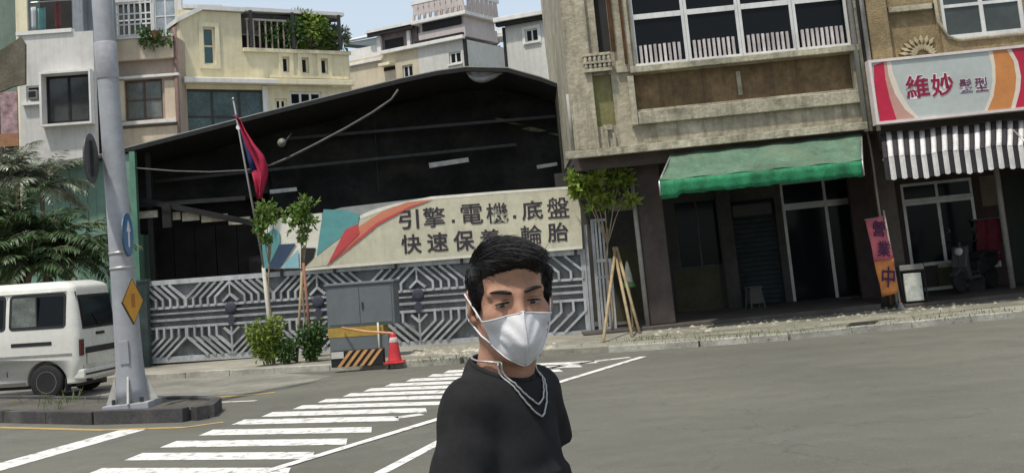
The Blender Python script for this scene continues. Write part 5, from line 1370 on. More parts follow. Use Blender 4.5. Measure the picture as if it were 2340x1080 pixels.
B('side_panel', BEIGE, hB, fB.uv(378, 230)[0], fB.uv(404, 230)[0], -.06, -.003, fB.uv(390, 274)[1], fB.uv(390, 184)[1], .01)
B('window_jamb', YELT, hB, fB.uv(276, 230)[0], win[0] - .01, -.12, -.003, win[2], win[3])
window(hB, *win, .06, BRFR, mat('pale_reflecting_glass', (.14, .15, .14), .15, .3, 2, 0), 2, 2, .07, .07)
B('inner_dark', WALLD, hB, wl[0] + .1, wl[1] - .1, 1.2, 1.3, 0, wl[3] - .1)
MB().tube([(fB.uv(406, 200)[0], -.1, 3), (fB.uv(406, 200)[0], -.1, wl[3] + .3)], .07, 8).build('downpipe', mat('dull_red_pipe', (.18, .11, .09), .7, .2, 2, .1), hB, smooth=True)
B('side_wall', BEIGE2, hB, wl[1] - .2, wl[1], .205, 8, 0, wl[3]); B('roof_deck', GREYW, hB, wl[0], wl[1] - .205, .205, 8, wl[3] - .3, wl[3] - .1)
ub = r(205, -160, 412, 92, 1.6)
bw = r(262, 2, 348, 86, 1.5); bw2 = r(350, -10, 400, 80, 1.5)
MB().wall(ub[0], ub[1], wl[3] - .2, ub[3], 1.6, 1.8, [bw, bw2]).build('upper_wall', OFFW, hB, fix=False)
window(hB, *bw, 1.64, WHITE_FR, MATS['hazy_glass'], 3, 2, .06, .06); window(hB, *bw2, 1.64, WHITE_FR, mat('sky_reflection_glass', (.30, .34, .38), .1, .3, 2, 0), 2, 2, .05, .06)  # bluish sky reflection is put into the right window's glass colour
B('upper_roof', GREYW, hB, ub[0], ub[1] + .2, 1.2, 8, ub[3] + .003, ub[3] + .2)
gx = r(258, 4, 346, 84, -.15)
for k in range(8): B('grille_bar', WHITE_FR, hB, gx[0] + (gx[1] - gx[0]) * k / 7 - .02, gx[0] + (gx[1] - gx[0]) * k / 7 + .02, -.18, -.14, wl[3] + .1, gx[3])
for k in range(4):
    z = wl[3] + .14 + (gx[3] - wl[3] - .2) * k / 3; B('grille_rail', WHITE_FR, hB, gx[0], gx[1], -.185, -.181, z - .025, z + .025)
cm = MB(); c = fB.uv(352, 78, -.3)
for k in range(5): clump_leaves(cm, (c[0] + random.uniform(-.3, .4), -.3, c[1] - .15 + random.uniform(-.3, .35)), (.25, .15, .25), 50, .2, .09, .2)
hp_ = empty('hanging_plant', fB, 'green plant hanging over the balcony edge of the beige house', 'plant'); cm.build('foliage', LEAF2, hp_, fix=False)
MB().lathe([(.10, -.2), (.16, .05), (.17, .06)], 12, (c[0] + .05, -.3, c[1] + .02)).build('pot', RUST, hp_)
# --- yellow house, its front turned to the right
fC, hC = house('yellow_house', 'yellow house with planted roof terrace behind the black shed', 414, 38.6, 33, -.6)
r = lambda x0, y0, x1, y1, d=0: fC.rect(x0, y0, x1, y1, d)
xa, xm, xe = fC.uv(414, 150)[0], fC.uv(556, 150)[0], fC.uv(800, 170)[0]
zt = fC.uv(556, 30)[1]; ztl = fC.uv(470, 26)[1]; zp = fC.uv(660, 122)[1]; zl = fC.uv(600, 192)[1]
w1 = r(464, 62, 492, 148)
ws = [r(645, 130, 661, 166), r(689, 132, 705, 168), r(733, 134, 749, 170)]
MB().wall(xa, xm, zl, zt, 0, .2, [w1]).build('stair_wall', YELW, hC, fix=False)
MB().wall(xm + .003, xe, zl, zp, 0, .2, ws).build('terrace_wall', YELW, hC, fix=False)
MB().prism([(xa - .1, zt - .45), (xa + .8, zt + .02), (xm + .1, zt + .02), (xm + .1, zt + .16), (xa + .75, zt + .16), (xa - .1, zt - .3)], -.15, 6).build('stair_roof', OFFW2, hC)
window(hC, *w1, .08, YELT, GLASS_T, 1, 2, .07, .06)
for a in ws: window(hC, *a, .08, YELT, GLASS, 1, 1, .06, .06); 
for a in ws + [w1]: MB().wall(a[0] - .14, a[1] + .14, a[2] - .14, a[3] + .14, -.05, -.002, [a]).build('window_surround', YELT, hC, fix=False)
B('terrace_cap', YELT, hC, xm + .01, xe + .05, -.1, .3, zp + .003, zp + .13, .01)
B('ledge', YELT, hC, xa - .05, xe, -.35, -.003, zl - .05, zl + .14, .02); B('ledge', OFFW2, hC, xa - .08, fC.uv(620, 190)[0], -.55, -.36, zl - .08, zl + .08, .02)
B('moulding', YELT, hC, fC.uv(615, 180)[0], xe - .1, -.08, -.003, fC.uv(700, 180)[1], fC.uv(700, 174)[1])
zg = fC.uv(700, 300)[1]
an = r(420, 205, 612, 330); an2 = r(628, 226, 655, 262); an3 = r(662, 210, 735, 268)
MB().wall(xa, xe, 0, zl - .06, -.05, .15, [an, an2, an3]).build('lower_wall', YELW, hC, fix=False)
window(hC, *an, .0, DARKMET, mat('dusty_teal_glass', (.075, .115, .125), .2, .35, 1, 0), 3, 2, .08, .06)
window(hC, *an2, .02, YELT, GLASS, 2, 1, .08, .06); window(hC, *an3, .02, OFFW2, GLASS, 3, 2, .08, .06)
B('pilaster', OFFW2, hC, fC.uv(600, 260)[0], fC.uv(612, 260)[0], -.12, -.053, 0, zl - .09)
B('inner_dark', WALLD, hC, xa + .1, xe - .1, 1.4, 1.5, 0, zp - .1); B('side_wall', YELW, hC, xa, xa + .2, .205, 7, 0, zt - .46); B('terrace_floor', OFFW2, hC, xm, xe, .205, 7, zp - .25, zp - .12); B('stair_wall_side', YELW, hC, xm - .2, xm - .003, .205, 5, zp - .11, zt - .003)
B('terrace_back_wall', mat('terrace_dark_wall', (.07, .055, .045), .9, .4, 2, .2), hC, xm + .1, fC.uv(740, 100, 3.5)[0], 3.5, 3.7, zp - .1, zt)
# terrace roof
te = fC.uv(768, 62)[0]
B('terrace_roof', mat('white_roof_sheet', (.62, .62, .6), .5, .1, 1, .05), hC, xm + .103, te + .3, -.1, 4, zt + .06, zt + .2, .01)
for x in (xm + .25, (xm + te) / 2, te): B('roof_post', DARKMET, hC, x - .05, x + .05, -.3, -.2, zp + .14, zt + .04)
B('roof_beam', DARKMET, hC, xm + .1, te + .1, .1, .2, zt - .12, zt + .0)
PUR0 = mat('terrace_railing', (.30, .25, .22), .7, .2, 2, 0)
for k in range(9):
    x = xm + .2 + k * .22; B('railing_bar', PUR0, hC, x - .02, x + .02, -.05, .02, zp + .14, zp + 1.1)
B('railing_top', PUR0, hC, xm + .15, xm + 2.1, -.055, .025, zp + 1.105, zp + 1.18)
random.seed(4)
for i, (px, py, w_, h_, m_, lb) in enumerate(((640, 85, .55, .5, LEAF2, 'dark potted shrub on the yellow house terrace, left of the row'), (668, 72, .6, .7, LEAF2, 'tallest dark green terrace plant under the white roof'), (705, 75, .55, .65, LEAFY, 'yellow green terrace plant in the middle of the row'),
                                             (735, 85, .5, .55, LEAF, 'mid green terrace plant near the terrace corner'), (762, 92, .45, .6, mat('leaf_grey_green', (.13, .16, .10), .6, .3, 5, 0, island=.4, transl=.3), 'pale grey green plant at the outer terrace corner'))):
    x, z = fC.uv(px, py, .45); e = empty('potted_plant', fC.M @ Vector((x, .45, zp - .12)), lb, 'plant', 'plants on the roof terrace')
    MB().lathe([(.16, 0), (.22, .35), (.24, .36)], 14).build('pot', RUST, e, smooth=True)
    tr_ = MB(); cm = MB(); zc_ = z - zp + .12
    for k in range(7):
        d = rdir(); q = Vector((d.x * w_ * .8, d.y * w_ * .6 - .25, zc_ + d.z * h_ * .8)); tr_.tube([(0, 0, .3), (q.x * .5, q.y * .5, q.z * .6), q], [.03, .02, .01], 5)
        clump_leaves(cm, q, (w_ * .6, w_ * .5, h_ * .55), 75, .26, .11, .2)
    tr_.build('stem', BARK, e); cm.build('foliage', m_, e, fix=False)
# --- white little penthouse behind
fP, hP = house('rooftop_room', 'small white rooftop room behind the yellow house at the sky line', 460, 60, 20)
a = fP.rect(424, 2, 498, 80); MB().wall(a[0], a[1], 0, a[3] - .5, 0, .2, [fP.rect(434, 10, 470, 34)]).build('wall', OFFW2, hP, fix=False)
window(hP, *fP.rect(434, 10, 470, 34), .05, OFFW2, GLASS, 2, 1, .08, .06); B('roof', OFFW2, hP, a[0] - .2, a[1] + .2, -.4, 5, a[3] - .49, a[3] - .3); B('side_wall', OFFW2, hP, a[1] - .2, a[1], .205, 5, 0, a[3] - .5)
# --- row house in the middle, turned the other way
fD, hD = house('row_house', 'tan and grey row house with rooftop sheds rising to a corner tower', 800, 62, -30, 0)
r = lambda x0, y0, x1, y1, d=0: fD.rect(x0, y0, x1, y1, d)
x0, x1, x2 = fD.uv(770, 200)[0], fD.uv(957, 150)[0], fD.uv(1062, 120)[0]
z1 = fD.uv(960, 108)[1]; z0_ = fD.uv(862, 130)[1]
wa = r(920, 148, 944, 184); wb_ = r(1026, 118, 1054, 146)
MB().wall(x0, x1, 0, z1, 0, .25, [wa]).build('wall', TANW, hD, fix=False); MB().wall(x1 + .003, x2, 0, z1 - .02, 0, .25, [wb_]).build('wall', GRYP, hD, fix=False)
window(hD, *wa, .08, GRYP, GLASS, 2, 1, .08, .08, OFFW2); window(hD, *wb_, .08, OFFW2, GLASS, 2, 1, .08, .08, OFFW2)
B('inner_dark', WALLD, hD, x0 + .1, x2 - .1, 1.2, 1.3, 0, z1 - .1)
ms = r(872, 150, 898, 156, -.2); B('window_hood', YELT, hD, ms[0], ms[1], -.5, -.003, ms[2] + .1, ms[3] + .12, .02); B('vent_slot', BLACK, hD, ms[0], ms[1], -.03, -.002, ms[2] - .1, ms[2] + .08)
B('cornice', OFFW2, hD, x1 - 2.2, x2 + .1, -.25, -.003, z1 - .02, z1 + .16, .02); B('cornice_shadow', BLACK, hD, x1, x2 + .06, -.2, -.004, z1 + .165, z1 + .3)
B('cornice', OFFW2, hD, x0, x1 - 2.2, -.15, -.003, z1 - .3, z1 - .16, .02)
B('side_wall', GRYP, hD, x2 - .25, x2, .255, 8, 0, z1 - .02); B('corner_pipe', BLACK, hD, x2 + .003, x2 + .14, -.12, .05, 0, z1 - .05)
B('roof_deck', GRYP, hD, x0, x2 - .26, .255, 8, z1 - .5, z1 - .35)
# rooftop shed
PUR = mat('purple_grey_shed', (.20, .165, .17), .8, .3, 1, .1); DKR = mat('dark_sheet_roof', (.06, .075, .075), .5, .25, 1, .1)
ra = fD.uv(868, 80, .6)[0]; rb_ = fD.uv(953, 70, .6)[0]; zr = fD.uv(910, 65, .6)[1]
B('shed_wall', PUR, hD, ra, rb_, .6, .75, z1 - .2, zr - .05); B('shed_opening', BLACK, hD, ra + .3, rb_ - .9, .56, .598, z1 + .2, zr - .5); B('shed_roof', OFFW2, hD, ra - .6, rb_ + .1, .1, 6, zr - .045, zr + .1); B('shed_eave', BLACK, hD, ra - .5, rb_ + .05, .15, .3, zr - .25, zr - .05)
B('shed_post', OFFW2, hD, rb_ - .55, rb_ - .35, .4, .55, z1 + .1, zr - .26); B('shed_post', OFFW2, hD, ra - .1, ra + .15, .4, .55, z1 + .1, zr - .26)
q = [fD.uv(785, 100, 1), fD.uv(868, 60, 1), fD.uv(895, 66, 1), fD.uv(872, 108, 1)]
MB().add([(a_[0], 1 + (.0 if i in (0, 3) else 2.5), a_[1]) for i, a_ in enumerate(q)], [(0, 1, 2, 3)]).build('slanted_roof', DKR, hD).modifiers.new('s', 'SOLIDIFY').thickness = .2
MB().tube([(q[0][0], 1, q[0][1] + .1), (q[1][0], 3.4, q[1][1] + .16)], .09, 6).build('roof_trim', OFFW2, hD)
B('low_parapet', OFFW2, hD, fD.uv(800, 115, .5)[0], fD.uv(868, 115, .5)[0], .5, .7, z1 - .6, fD.uv(835, 108, .5)[1])
# tower
ta_, tb_ = x1 - .05, x2
zt1 = fD.uv(1010, 42, 0)[1]; zt2_ = fD.uv(1010, 6, 0)[1]
MB().box(ta_, tb_ - .03, .26, 3.4, z1 + .17, zt1 - .45).build('tower', PINKP, hD)
B('tower_band', BLACK, hD, ta_ + .3, tb_ - .2, .2, .258, zt1 - .42, zt1 - .02); B('tower_slab', OFFW2, hD, ta_ - .25, tb_ + .2, .0, 3.6, zt1 - .015, zt1 + .16, .02); B('tower_top', PINKP, hD, ta_ + .1, tb_ - .1, .32, 3.3, zt1 - .449, zt1 - .02)
nb = 9
for k in range(nb):
    x = ta_ - .1 + (tb_ - ta_ + .2) * (k + .5) / nb
    MB().prism([(x - .24, zt1 + .17), (x - .12, zt1 + .17), (x - .08, zt1 + .45), (x + .08, zt1 + .45), (x + .12, zt1 + .17), (x + .24, zt1 + .17), (x + .13, zt1 + .8), (x + .24, zt1 + 1.0), (x - .24, zt1 + 1.0), (x - .13, zt1 + .8)], .05, .15).build('baluster', PINKP, hD)
for k in range(7):
    y = .4 + 3 * (k + .5) / 7
    o = MB().prism([(-.2, zt1 + .17), (-.10, zt1 + .17), (0, zt1 + .6), (.10, zt1 + .17), (.2, zt1 + .17), (.1, zt1 + 1.0), (-.1, zt1 + 1.0)], -.05, .05).build('baluster', PINKP, hD); o.rotation_euler = (0, 0, rad(90)); o.location = (tb_ + .1, y, 0)
B('balustrade_rail', OFFW2, hD, ta_ - .2, tb_ + .17, .03, .17, zt1 + 1.003, zt1 + 1.18); B('balustrade_rail', OFFW2, hD, tb_ + .03, tb_ + .17, .175, 3.5, zt1 + 1.003, zt1 + 1.18)
B('tower_core', PINKP, hD, ta_ + .6, tb_ - .6, 1, 3, zt1 + .165, zt1 + .75)
# --- recessed balcony house between
fE, hE = house('balcony_house', 'pale house with cluttered balconies squeezed beside the corner tower', 1110, 68, 12, 0)
r = lambda x0, y0, x1, y1, d=0: fE.rect(x0, y0, x1, y1, d)
a = r(1062, 92, 1162, 200); rc_ = r(1112, 96, 1158, 118); rc2 = r(1100, 128, 1156, 152)
MB().wall(a[0], a[1], 0, a[3], 0, .2, [rc_, rc2]).build('wall', GRYP, hE, fix=False); B('inner_dark', WALLD, hE, a[0] + .1, a[1] - .1, 1.4, 1.5, 0, a[3] - .1)
B('awning_roof', OFFW2, hE, fE.uv(1090, 84, -.8)[0], a[1] + .2, -.9, .6, a[3] + .003, a[3] + .18); B('upper_roof', OFFW2, hE, fE.uv(1122, 66, .5)[0], a[1] + .3, .5, 3, fE.uv(1140, 76, .5)[1], fE.uv(1140, 66, .5)[1])
B('upper_wall', PUR, hE, fE.uv(1128, 80, .8)[0], a[1], .8, 3, a[3] + .19, fE.uv(1140, 77, .5)[1]); B('balcony_slab', OFFW2, hE, rc2[0] - .2, a[1], -.6, -.003, rc2[3] + .02, rc2[3] + .25); B('balcony_slab', YELT, hE, rc_[0] - .3, a[1], -.5, -.003, rc_[2] - .3, rc_[2] - .05)
B('side_wall', GRYP, hE, a[0], a[0] + .2, .205, 5, 0, a[3])
cm = MB()
for k in range(6): clump_leaves(cm, (random.uniform(rc2[0], rc2[1]), -.3, random.uniform(rc2[2], rc2[3])), (.4, .2, .3), 50, .25, .1, .2)
pe = empty('balcony_plants', fE, 'greenery on the lower balcony beside the tower', 'plant'); cm.build('foliage', LEAF2, pe, fix=False); MB().box(rc2[0], rc2[1], -.45, -.2, rc2[2] - .15, rc2[2] + .05).build('planter_box', RUST, pe)
# --- grey house right
fH, hH = house('grey_beige_house', 'grey beige house with two small dark windows beside the concrete house', 1165, 50, -24, 0)
r = lambda x0, y0, x1, y1, d=0: fH.rect(x0, y0, x1, y1, d)
a = r(1164, 45, 1345, 320); w1 = r(1200, 66, 1230, 96); w2 = r(1258, 142, 1284, 190); w3 = r(1270, 35, 1278, 88)
zt = fH.uv(1225, 40)[1]
MB().wall(a[0], a[1], 0, zt, 0, .2, [w1, w2, w3]).build('wall', GRYP, hH, fix=False)
window(hH, *w1, .06, OFFW2, GLASS, 2, 1, .06, .06, OFFW2); window(hH, *w2, .06, YELT, GLASS, 2, 1, .06, .06, OFFW2); window(hH, *w3, .06, TANW, GLASS, 1, 1, .05, .06)
for w_ in (w1, w2): MB().wall(w_[0] - .12, w_[1] + .12, w_[2] - .12, w_[3] + .12, -.04, -.002, [w_]).build('window_surround', OFFW2, hH, fix=False)
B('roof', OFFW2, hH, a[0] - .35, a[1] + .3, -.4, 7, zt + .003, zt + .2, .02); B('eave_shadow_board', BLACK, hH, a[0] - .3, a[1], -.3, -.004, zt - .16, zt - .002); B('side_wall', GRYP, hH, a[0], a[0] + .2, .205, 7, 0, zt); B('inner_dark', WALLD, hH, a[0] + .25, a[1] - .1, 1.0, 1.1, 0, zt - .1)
B('corner_pipe', BLACK, hH, a[0] - .12, a[0] - .003, -.05, .08, 0, zt - .2)
MB().lathe([(.12, 0), (.4, .05), (.4, .9), (.1, 1.0)], 14, (fH.uv(1293, 20, 1)[0], 1, zt + .2)).build('water_tank', OFFW2, hH, smooth=True)

# ================================================================ PERSON
# local frame: feet at z=0, torso facing -y; whole figure turned towards the right of the picture
PYAW, HYAW = 53.0, 11.0
PX, PY_, PZ = -.054, 2.45, 0.0
def smin(a, b, k):
    h = np.clip(.5 + .5 * (b - a) / k, 0, 1); return b + (a - b) * h - k * h * (1 - h)
class Field:
    def __init__(s, lo, hi, res):
        s.lo = np.array(lo, float); s.res = res; s.n = np.ceil((np.array(hi) - s.lo) / res).astype(int) + 1
        s.V = np.full(s.n, 1.0, np.float32)
        s.ax = [s.lo[i] + res * np.arange(s.n[i]) for i in range(3)]
    def sl(s, lo, hi, pad):
        a = np.clip(np.floor((np.array(lo) - pad - s.lo) / s.res).astype(int), 0, s.n); b = np.clip(np.ceil((np.array(hi) + pad - s.lo) / s.res).astype(int) + 1, 0, s.n)
        return tuple(slice(i, j) for i, j in zip(a, b))
    def pts(s, q): return np.meshgrid(*[s.ax[i][q[i]] for i in range(3)], indexing='ij', sparse=True)
    def put(s, lo, hi, fn, k=.02, mode='u'):
        q = s.sl(lo, hi, k + .02)
        if any(x.stop <= x.start for x in q): return
        d = fn(*s.pts(q)).astype(np.float32)
        if mode == 'u': s.V[q] = smin(s.V[q], d, k)
        else: s.V[q] = -smin(-s.V[q], d, k)
    def cone(s, a, b, ra, rb, k=.02, mode='u', T=None):
        a, b = np.array(a, float), np.array(b, float)
        if T is not None: a, b = T(a), T(b)
        ab = b - a; L2 = ab @ ab; R = max(ra, rb)
        def fn(x, y, z):
            t = np.clip(((x - a[0]) * ab[0] + (y - a[1]) * ab[1] + (z - a[2]) * ab[2]) / L2, 0, 1)
            return np.sqrt((x - a[0] - t * ab[0]) ** 2 + (y - a[1] - t * ab[1]) ** 2 + (z - a[2] - t * ab[2]) ** 2) - (ra + t * (rb - ra))
        s.put(np.minimum(a, b) - R, np.maximum(a, b) + R, fn, k, mode)
    def ell(s, c, r, k=.02, mode='u', T=None, Rm=None):
        c = np.array(c, float); r = np.array(r, float)
        if T is not None: c = T(c)
        M_ = np.eye(3) if Rm is None else np.array(Rm).T
        R = r.max()
        def fn(x, y, z):
            x, y, z = x - c[0], y - c[1], z - c[2]
            u = [(M_[i, 0] * x + M_[i, 1] * y + M_[i, 2] * z) for i in range(3)]
            k0 = np.sqrt(sum((u[i] / r[i]) ** 2 for i in range(3))); k1 = np.sqrt(sum((u[i] / r[i] ** 2) ** 2 for i in range(3))) + 1e-9
            return k0 * (k0 - 1) / k1
        s.put(c - R, c + R, fn, k, mode)
    def mesh(s, name, mat_, parent, smooth_it=1):
        V = s.V; S = V < 0
        n = np.array(V.shape)
        cnt = np.zeros(n - 1, np.int8)
        for dx in (0, 1):
            for dy in (0, 1):
                for dz in (0, 1): cnt += S[dx:n[0] - 1 + dx, dy:n[1] - 1 + dy, dz:n[2] - 1 + dz]
        act = (cnt > 0) & (cnt < 8); I = np.argwhere(act)
        idx = np.full(act.shape, -1, np.int32); idx[act] = np.arange(len(I))
        pos = np.zeros((len(I), 3)); w = np.zeros(len(I))
        cor = [np.array((i >> 2 & 1, i >> 1 & 1, i & 1)) for i in range(8)]
        val = [V[tuple((I + c).T)].astype(float) for c in cor]
        for i in range(8):
            for j in range(i + 1, 8):
                if np.abs(cor[i] - cor[j]).sum() != 1: continue
                m_ = (val[i] < 0) != (val[j] < 0); t = np.where(m_, val[i] / np.where(m_, val[i] - val[j], 1), 0)
                pos += np.where(m_[:, None], cor[i] + t[:, None] * (cor[j] - cor[i]), 0); w += m_
        P = s.lo + s.res * (I + pos / w[:, None])
        faces = []
        for axn in range(3):
            o = [x for x in range(3) if x != axn]
            A = np.take(S, range(n[axn] - 1), axn); Bv = np.take(S, range(1, n[axn]), axn)
            E_ = np.argwhere(A != Bv); E_ = E_[(E_[:, o[0]] > 0) & (E_[:, o[1]] > 0) & (E_[:, o[0]] < n[o[0]] - 1) & (E_[:, o[1]] < n[o[1]] - 1)]
            q = []
            for da, db_ in ((0, 0), (1, 0), (1, 1), (0, 1)):
                c = E_.copy(); c[:, o[0]] -= da; c[:, o[1]] -= db_; q.append(idx[tuple(c.T)])
            q = np.stack(q, 1); ins = A[tuple(E_.T)]
            if axn == 1: ins = ~ins
            q[~ins] = q[~ins][:, ::-1]
            faces.append(q)
        Fq = np.concatenate(faces); Fq = Fq[(Fq >= 0).all(1)]
        for _ in range(smooth_it):                                     # light relaxation
            acc = np.zeros_like(P); c = np.zeros(len(P))
            for a, b in ((0, 1), (1, 2), (2, 3), (3, 0)):
                np.add.at(acc, Fq[:, a], P[Fq[:, b]]); np.add.at(c, Fq[:, a], 1); np.add.at(acc, Fq[:, b], P[Fq[:, a]]); np.add.at(c, Fq[:, b], 1)
            P = P * .5 + .5 * acc / np.maximum(c, 1)[:, None]
        me = bpy.data.meshes.new(name); me.from_pydata(P.tolist(), [], Fq.tolist())
        bm = bmesh.new(); bm.from_mesh(me); bmesh.ops.recalc_face_normals(bm, faces=bm.faces); bm.to_mesh(me); bm.free()
        return link(name, me, mat_, parent, True)
FPn = Fr((PX, PY_, PZ), PYAW, 0)
man = empty('person', FPn, 'person in black t-shirt and white face mask standing close by, wearing a silver necklace', 'person')
def skin_mat():
    mt = mat('skin', srgb(160, 120, 98), .6, .2, 30, .2, 420, spec=.35)
    b = mt.node_tree.nodes['Principled BSDF']; b.inputs['Subsurface Weight'].default_value = .12; b.inputs['Subsurface Radius'].default_value = (.01, .004, .002); b.inputs['Subsurface Scale'].default_value = .6
    return mt
SKIN = skin_mat()
HAIR = mat('black_hair', (.010, .0085, .008), .6, .4, 60, .3, 120, spec=.3)
TEE = mat('black_cotton', (.020, .020, .021), .95, .25, 6, .12, 700, spec=.12)
JEAN = mat('dark_trousers', (.02, .021, .026), .85, .2, 4, .2, 200); SHOE = mat('dark_shoe', (.03, .03, .03), .5, .2, 4, .1)
# head frame inside the person frame
HC = np.array((.004, -.024, 1.550)); ha = rad(HYAW - PYAW); tilt = rad(4); roll_ = rad(-2)
RH = np.array(Matrix.Rotation(ha, 3, 'Z') @ Matrix.Rotation(tilt, 3, 'X') @ Matrix.Rotation(roll_, 3, 'Y'))
HT = lambda p: RH @ np.array(p, float) + HC
# ---- body
bf = Field((-.36, -.26, -.01), (.36, .22, 1.69), .0055)
E_ = lambda c, r, k=.02, m_='u': bf.ell(c, r, k, m_, HT, RH)
Cn = lambda a, b, ra, rb, k=.015, m_='u': bf.cone(a, b, ra, rb, k, m_, HT)
bf.cone((0, .01, 1.0), (0, .015, 1.26), .085, .08, .04); bf.ell((0, .015, 1.2), (.13, .075, .18), .04); bf.ell((0, .01, .95), (.15, .105, .12), .05)
bf.cone((-.09, .015, 1.345), (.09, .015, 1.345), .040, .040, .03)
bf.cone((0, .016, 1.36), HT((0, .014, -.06)), .061, .058, .03)
for s_ in (-1, 1):
    sh, el, wr = (s_ * .105, .014, 1.335), (s_ * .155, .033, 1.07), (s_ * .172, -.04, .85)
    bf.cone(sh, el, .040, .037, .02); bf.cone(el, wr, .041, .027, .02)
    hd = np.array(wr); bf.ell(hd + (0, -.015, -.055), (.018, .038, .05), .015)
    for i, (dy, L) in enumerate(((-.045, .062), (-.025, .075), (-.005, .08), (.014, .062))):
        a = hd + (0, dy, -.09); b = a + (s_ * -.004, -.008, -L * .55); c = b + (s_ * -.016, -.004, -L * .45)
        bf.cone(a, b, .0095, .0088, .004); bf.cone(b, c, .0088, .0075, .004)
    a = hd + (0, -.045, -.035); b = a + (s_ * -.006, -.03, -.03); c = b + (s_ * -.01, -.008, -.03)
    bf.cone(a, b, .012, .0105, .008); bf.cone(b, c, .0105, .009, .004)
    hip, kn, an = (s_ * .085, .01, .90), (s_ * .10, .0, .49), (s_ * .105, .03, .09)
    bf.cone(hip, kn, .085, .056, .04); bf.cone(kn, an, .056, .037, .02); bf.cone((s_ * .105, .03, .05), (s_ * .125, -.15, .035), .035, .03, .02)
# ---- head
E_((0, .018, .035), (.074, .094, .086), .01); E_((0, -.028, -.035), (.060, .066, .078), .03); E_((0, -.058, -.093), (.026, .026, .022), .03)
for s_ in (-1, 1):
    Cn((s_ * .052, .012, -.055), (s_ * .015, -.062, -.096), .018, .016, .03)
    E_((s_ * .043, -.058, -.024), (.024, .026, .022), .02)                                  # cheek bone
    Cn((s_ * .050, -.066, .020), (s_ * .012, -.084, .020), .010, .010, .014)                # brow ridge
    E_((s_ * .031, -.097, .000), (.020, .014, .0115), .010, 's')                             # eye socket
    E_((s_ * .031, -.0765, -.001), (.017, .013, .0125), .003)                              # lids over the eyeball
    bf.ell((s_ * .081, .017, -.006), (.010, .021, .035), .006, 'u', HT, RH @ np.array(Matrix.Rotation(s_ * rad(22), 3, 'Z'))); E_((s_ * .091, .012, .0), (.007, .011, .020), .004, 's'); E_((s_ * .078, .006, -.036), (.007, .010, .010), .005)
Cn((0, -.086, .010), (0, -.108, -.030), .0085, .012, .012); E_((0, -.104, -.036), (.017, .011, .009), .006)
E_((0, -.088, -.062), (.024, .009, .006), .006); E_((0, -.086, -.072), (.021, .010, .007), .006); E_((0, -.010, .06), (.066, .075, .05), .02)
body = bf.mesh('body', SKIN, man, 2)
# ---- eyes, brows
WHT_E = mat('shadowed_eye_white', (.30, .26, .24), .25, .05, 5, 0); IRIS = mat('dark_iris', (.012, .008, .006), .15, .05, 5, 0)  # whites coloured darker to stand in for shadow over the eyes
def hm(name, mb, m_, smooth=True):
    o = mb.build(name, m_, man, smooth=smooth); o.matrix_local = Matrix.Translation(Vector(HC)) @ Matrix(RH.tolist()).to_4x4(); return o
for s_ in (-1, 1):
    mb = MB(); mb.lathe([(.0005, -.0016), (.006, -.0013), (.0095, -.0006), (.0118, .0012)], 20, (0, 0, 0), 'y')
    vs = [(s_ * .031 + x * 1.0, -.0893 + y + abs(x) * .18, -.0028 + z * .26 - .02 * abs(x)) for x, y, z in mb.v]; e_ = MB(); e_.add(vs, mb.f); eo = hm('eye', e_, WHT_E)
    mb = MB().lathe([(.0004, -.0008), (.0055, -.0006), (.006, .0008)], 16, (s_ * .031 - .0025, -.0914, -.0022), 'y'); mb.v = [(x, y, -.0026 + (z + .0022) * .5) for x, y, z in mb.v]
    o = hm('iris', mb, IRIS)
    lid = [(s_ * .031 + t * .0165, -.0900 + abs(t) ** 2 * .0065, .0016 + .0012 * (1 - t * t) - (.0022 * s_ * t if s_ * t > 0 else 0)) for t in np.linspace(-1, 1, 9)]
    hm('lash_line', MB().tube(lid, [.0006, .0012, .0015, .0017, .0018, .0018, .0017, .0014, .0007], 6), HAIR)
    cr_ = [(s_ * .031 + t * .018, -.0885 + abs(t) ** 2 * .0075, .0068 + .0016 * (1 - t * t)) for t in np.linspace(-1, 1, 9)]
    hm('lid_crease', MB().tube(cr_, .0006, 5), mat('lid_shade', srgb(120, 78, 60), .7, .1, 9, 0))
    bp_ = [(s_ * (.013 + .040 * t), -.0955 + .022 * t ** 2, .0200 + .0065 * math.sin(t * 2.2) - .002 * t) for t in np.linspace(0, 1, 9)]
    hm('eyebrow', MB().tube(bp_, [.0022, .0034, .0040, .0042, .0040, .0036, .003, .0022, .001], 6), HAIR)
# ---- hair: cap plus combed locks
hf = Field((-.12, -.16, 1.50), (.12, .13, 1.70), .004)
hE = lambda c, r, k=.02, m_='u': hf.ell(c, r, k, m_, HT, RH)
hE((0, .024, .036), (.083, .097, .086), .01); hE((0, -.028, .080), (.068, .066, .034), .03); hE((.012, -.05, .082), (.054, .048, .024), .02)
hE((0, .085, -.02), (.058, .035, .05), .02)
for s_ in (-1, 1): hf.cone((s_ * .077, -.018, .05), (s_ * .0745, -.012, -.004), .013, .008, .012, 'u', HT)
hE((.004, -.118, .020), (.056, .058, .055), .012, 's'); hE((0, -.06, -.06), (.10, .075, .058), .012, 's')
for s_ in (-1, 1): hE((s_ * .086, .018, -.020), (.03, .030, .046), .006, 's'); hE((s_ * .03, -.10, .03), (.035, .035, .036), .01, 's')
hE((0, .03, -.10), (.1, .09, .05), .01, 's')
hair = hf.mesh('hair', HAIR, man, 1)
lk = MB(); random.seed(11)
def on_head(az, el, r_=1.0):
    return Vector((.084 * math.sin(az) * math.cos(el), .024 - .099 * math.cos(az) * math.cos(el), .036 + .088 * math.sin(el))) * r_
hv = [(v.co.copy(), v.normal.copy()) for v in hair.data.vertices]
Hinv = RH.T
cand = [(Vector(Hinv @ (np.array(c) - HC)), Vector(Hinv @ np.array(n_))) for c, n_ in hv]
cand = [(c, n_) for c, n_ in cand if n_.dot(c - Vector((0, .02, .03))) > 0 and c.z > -.04]
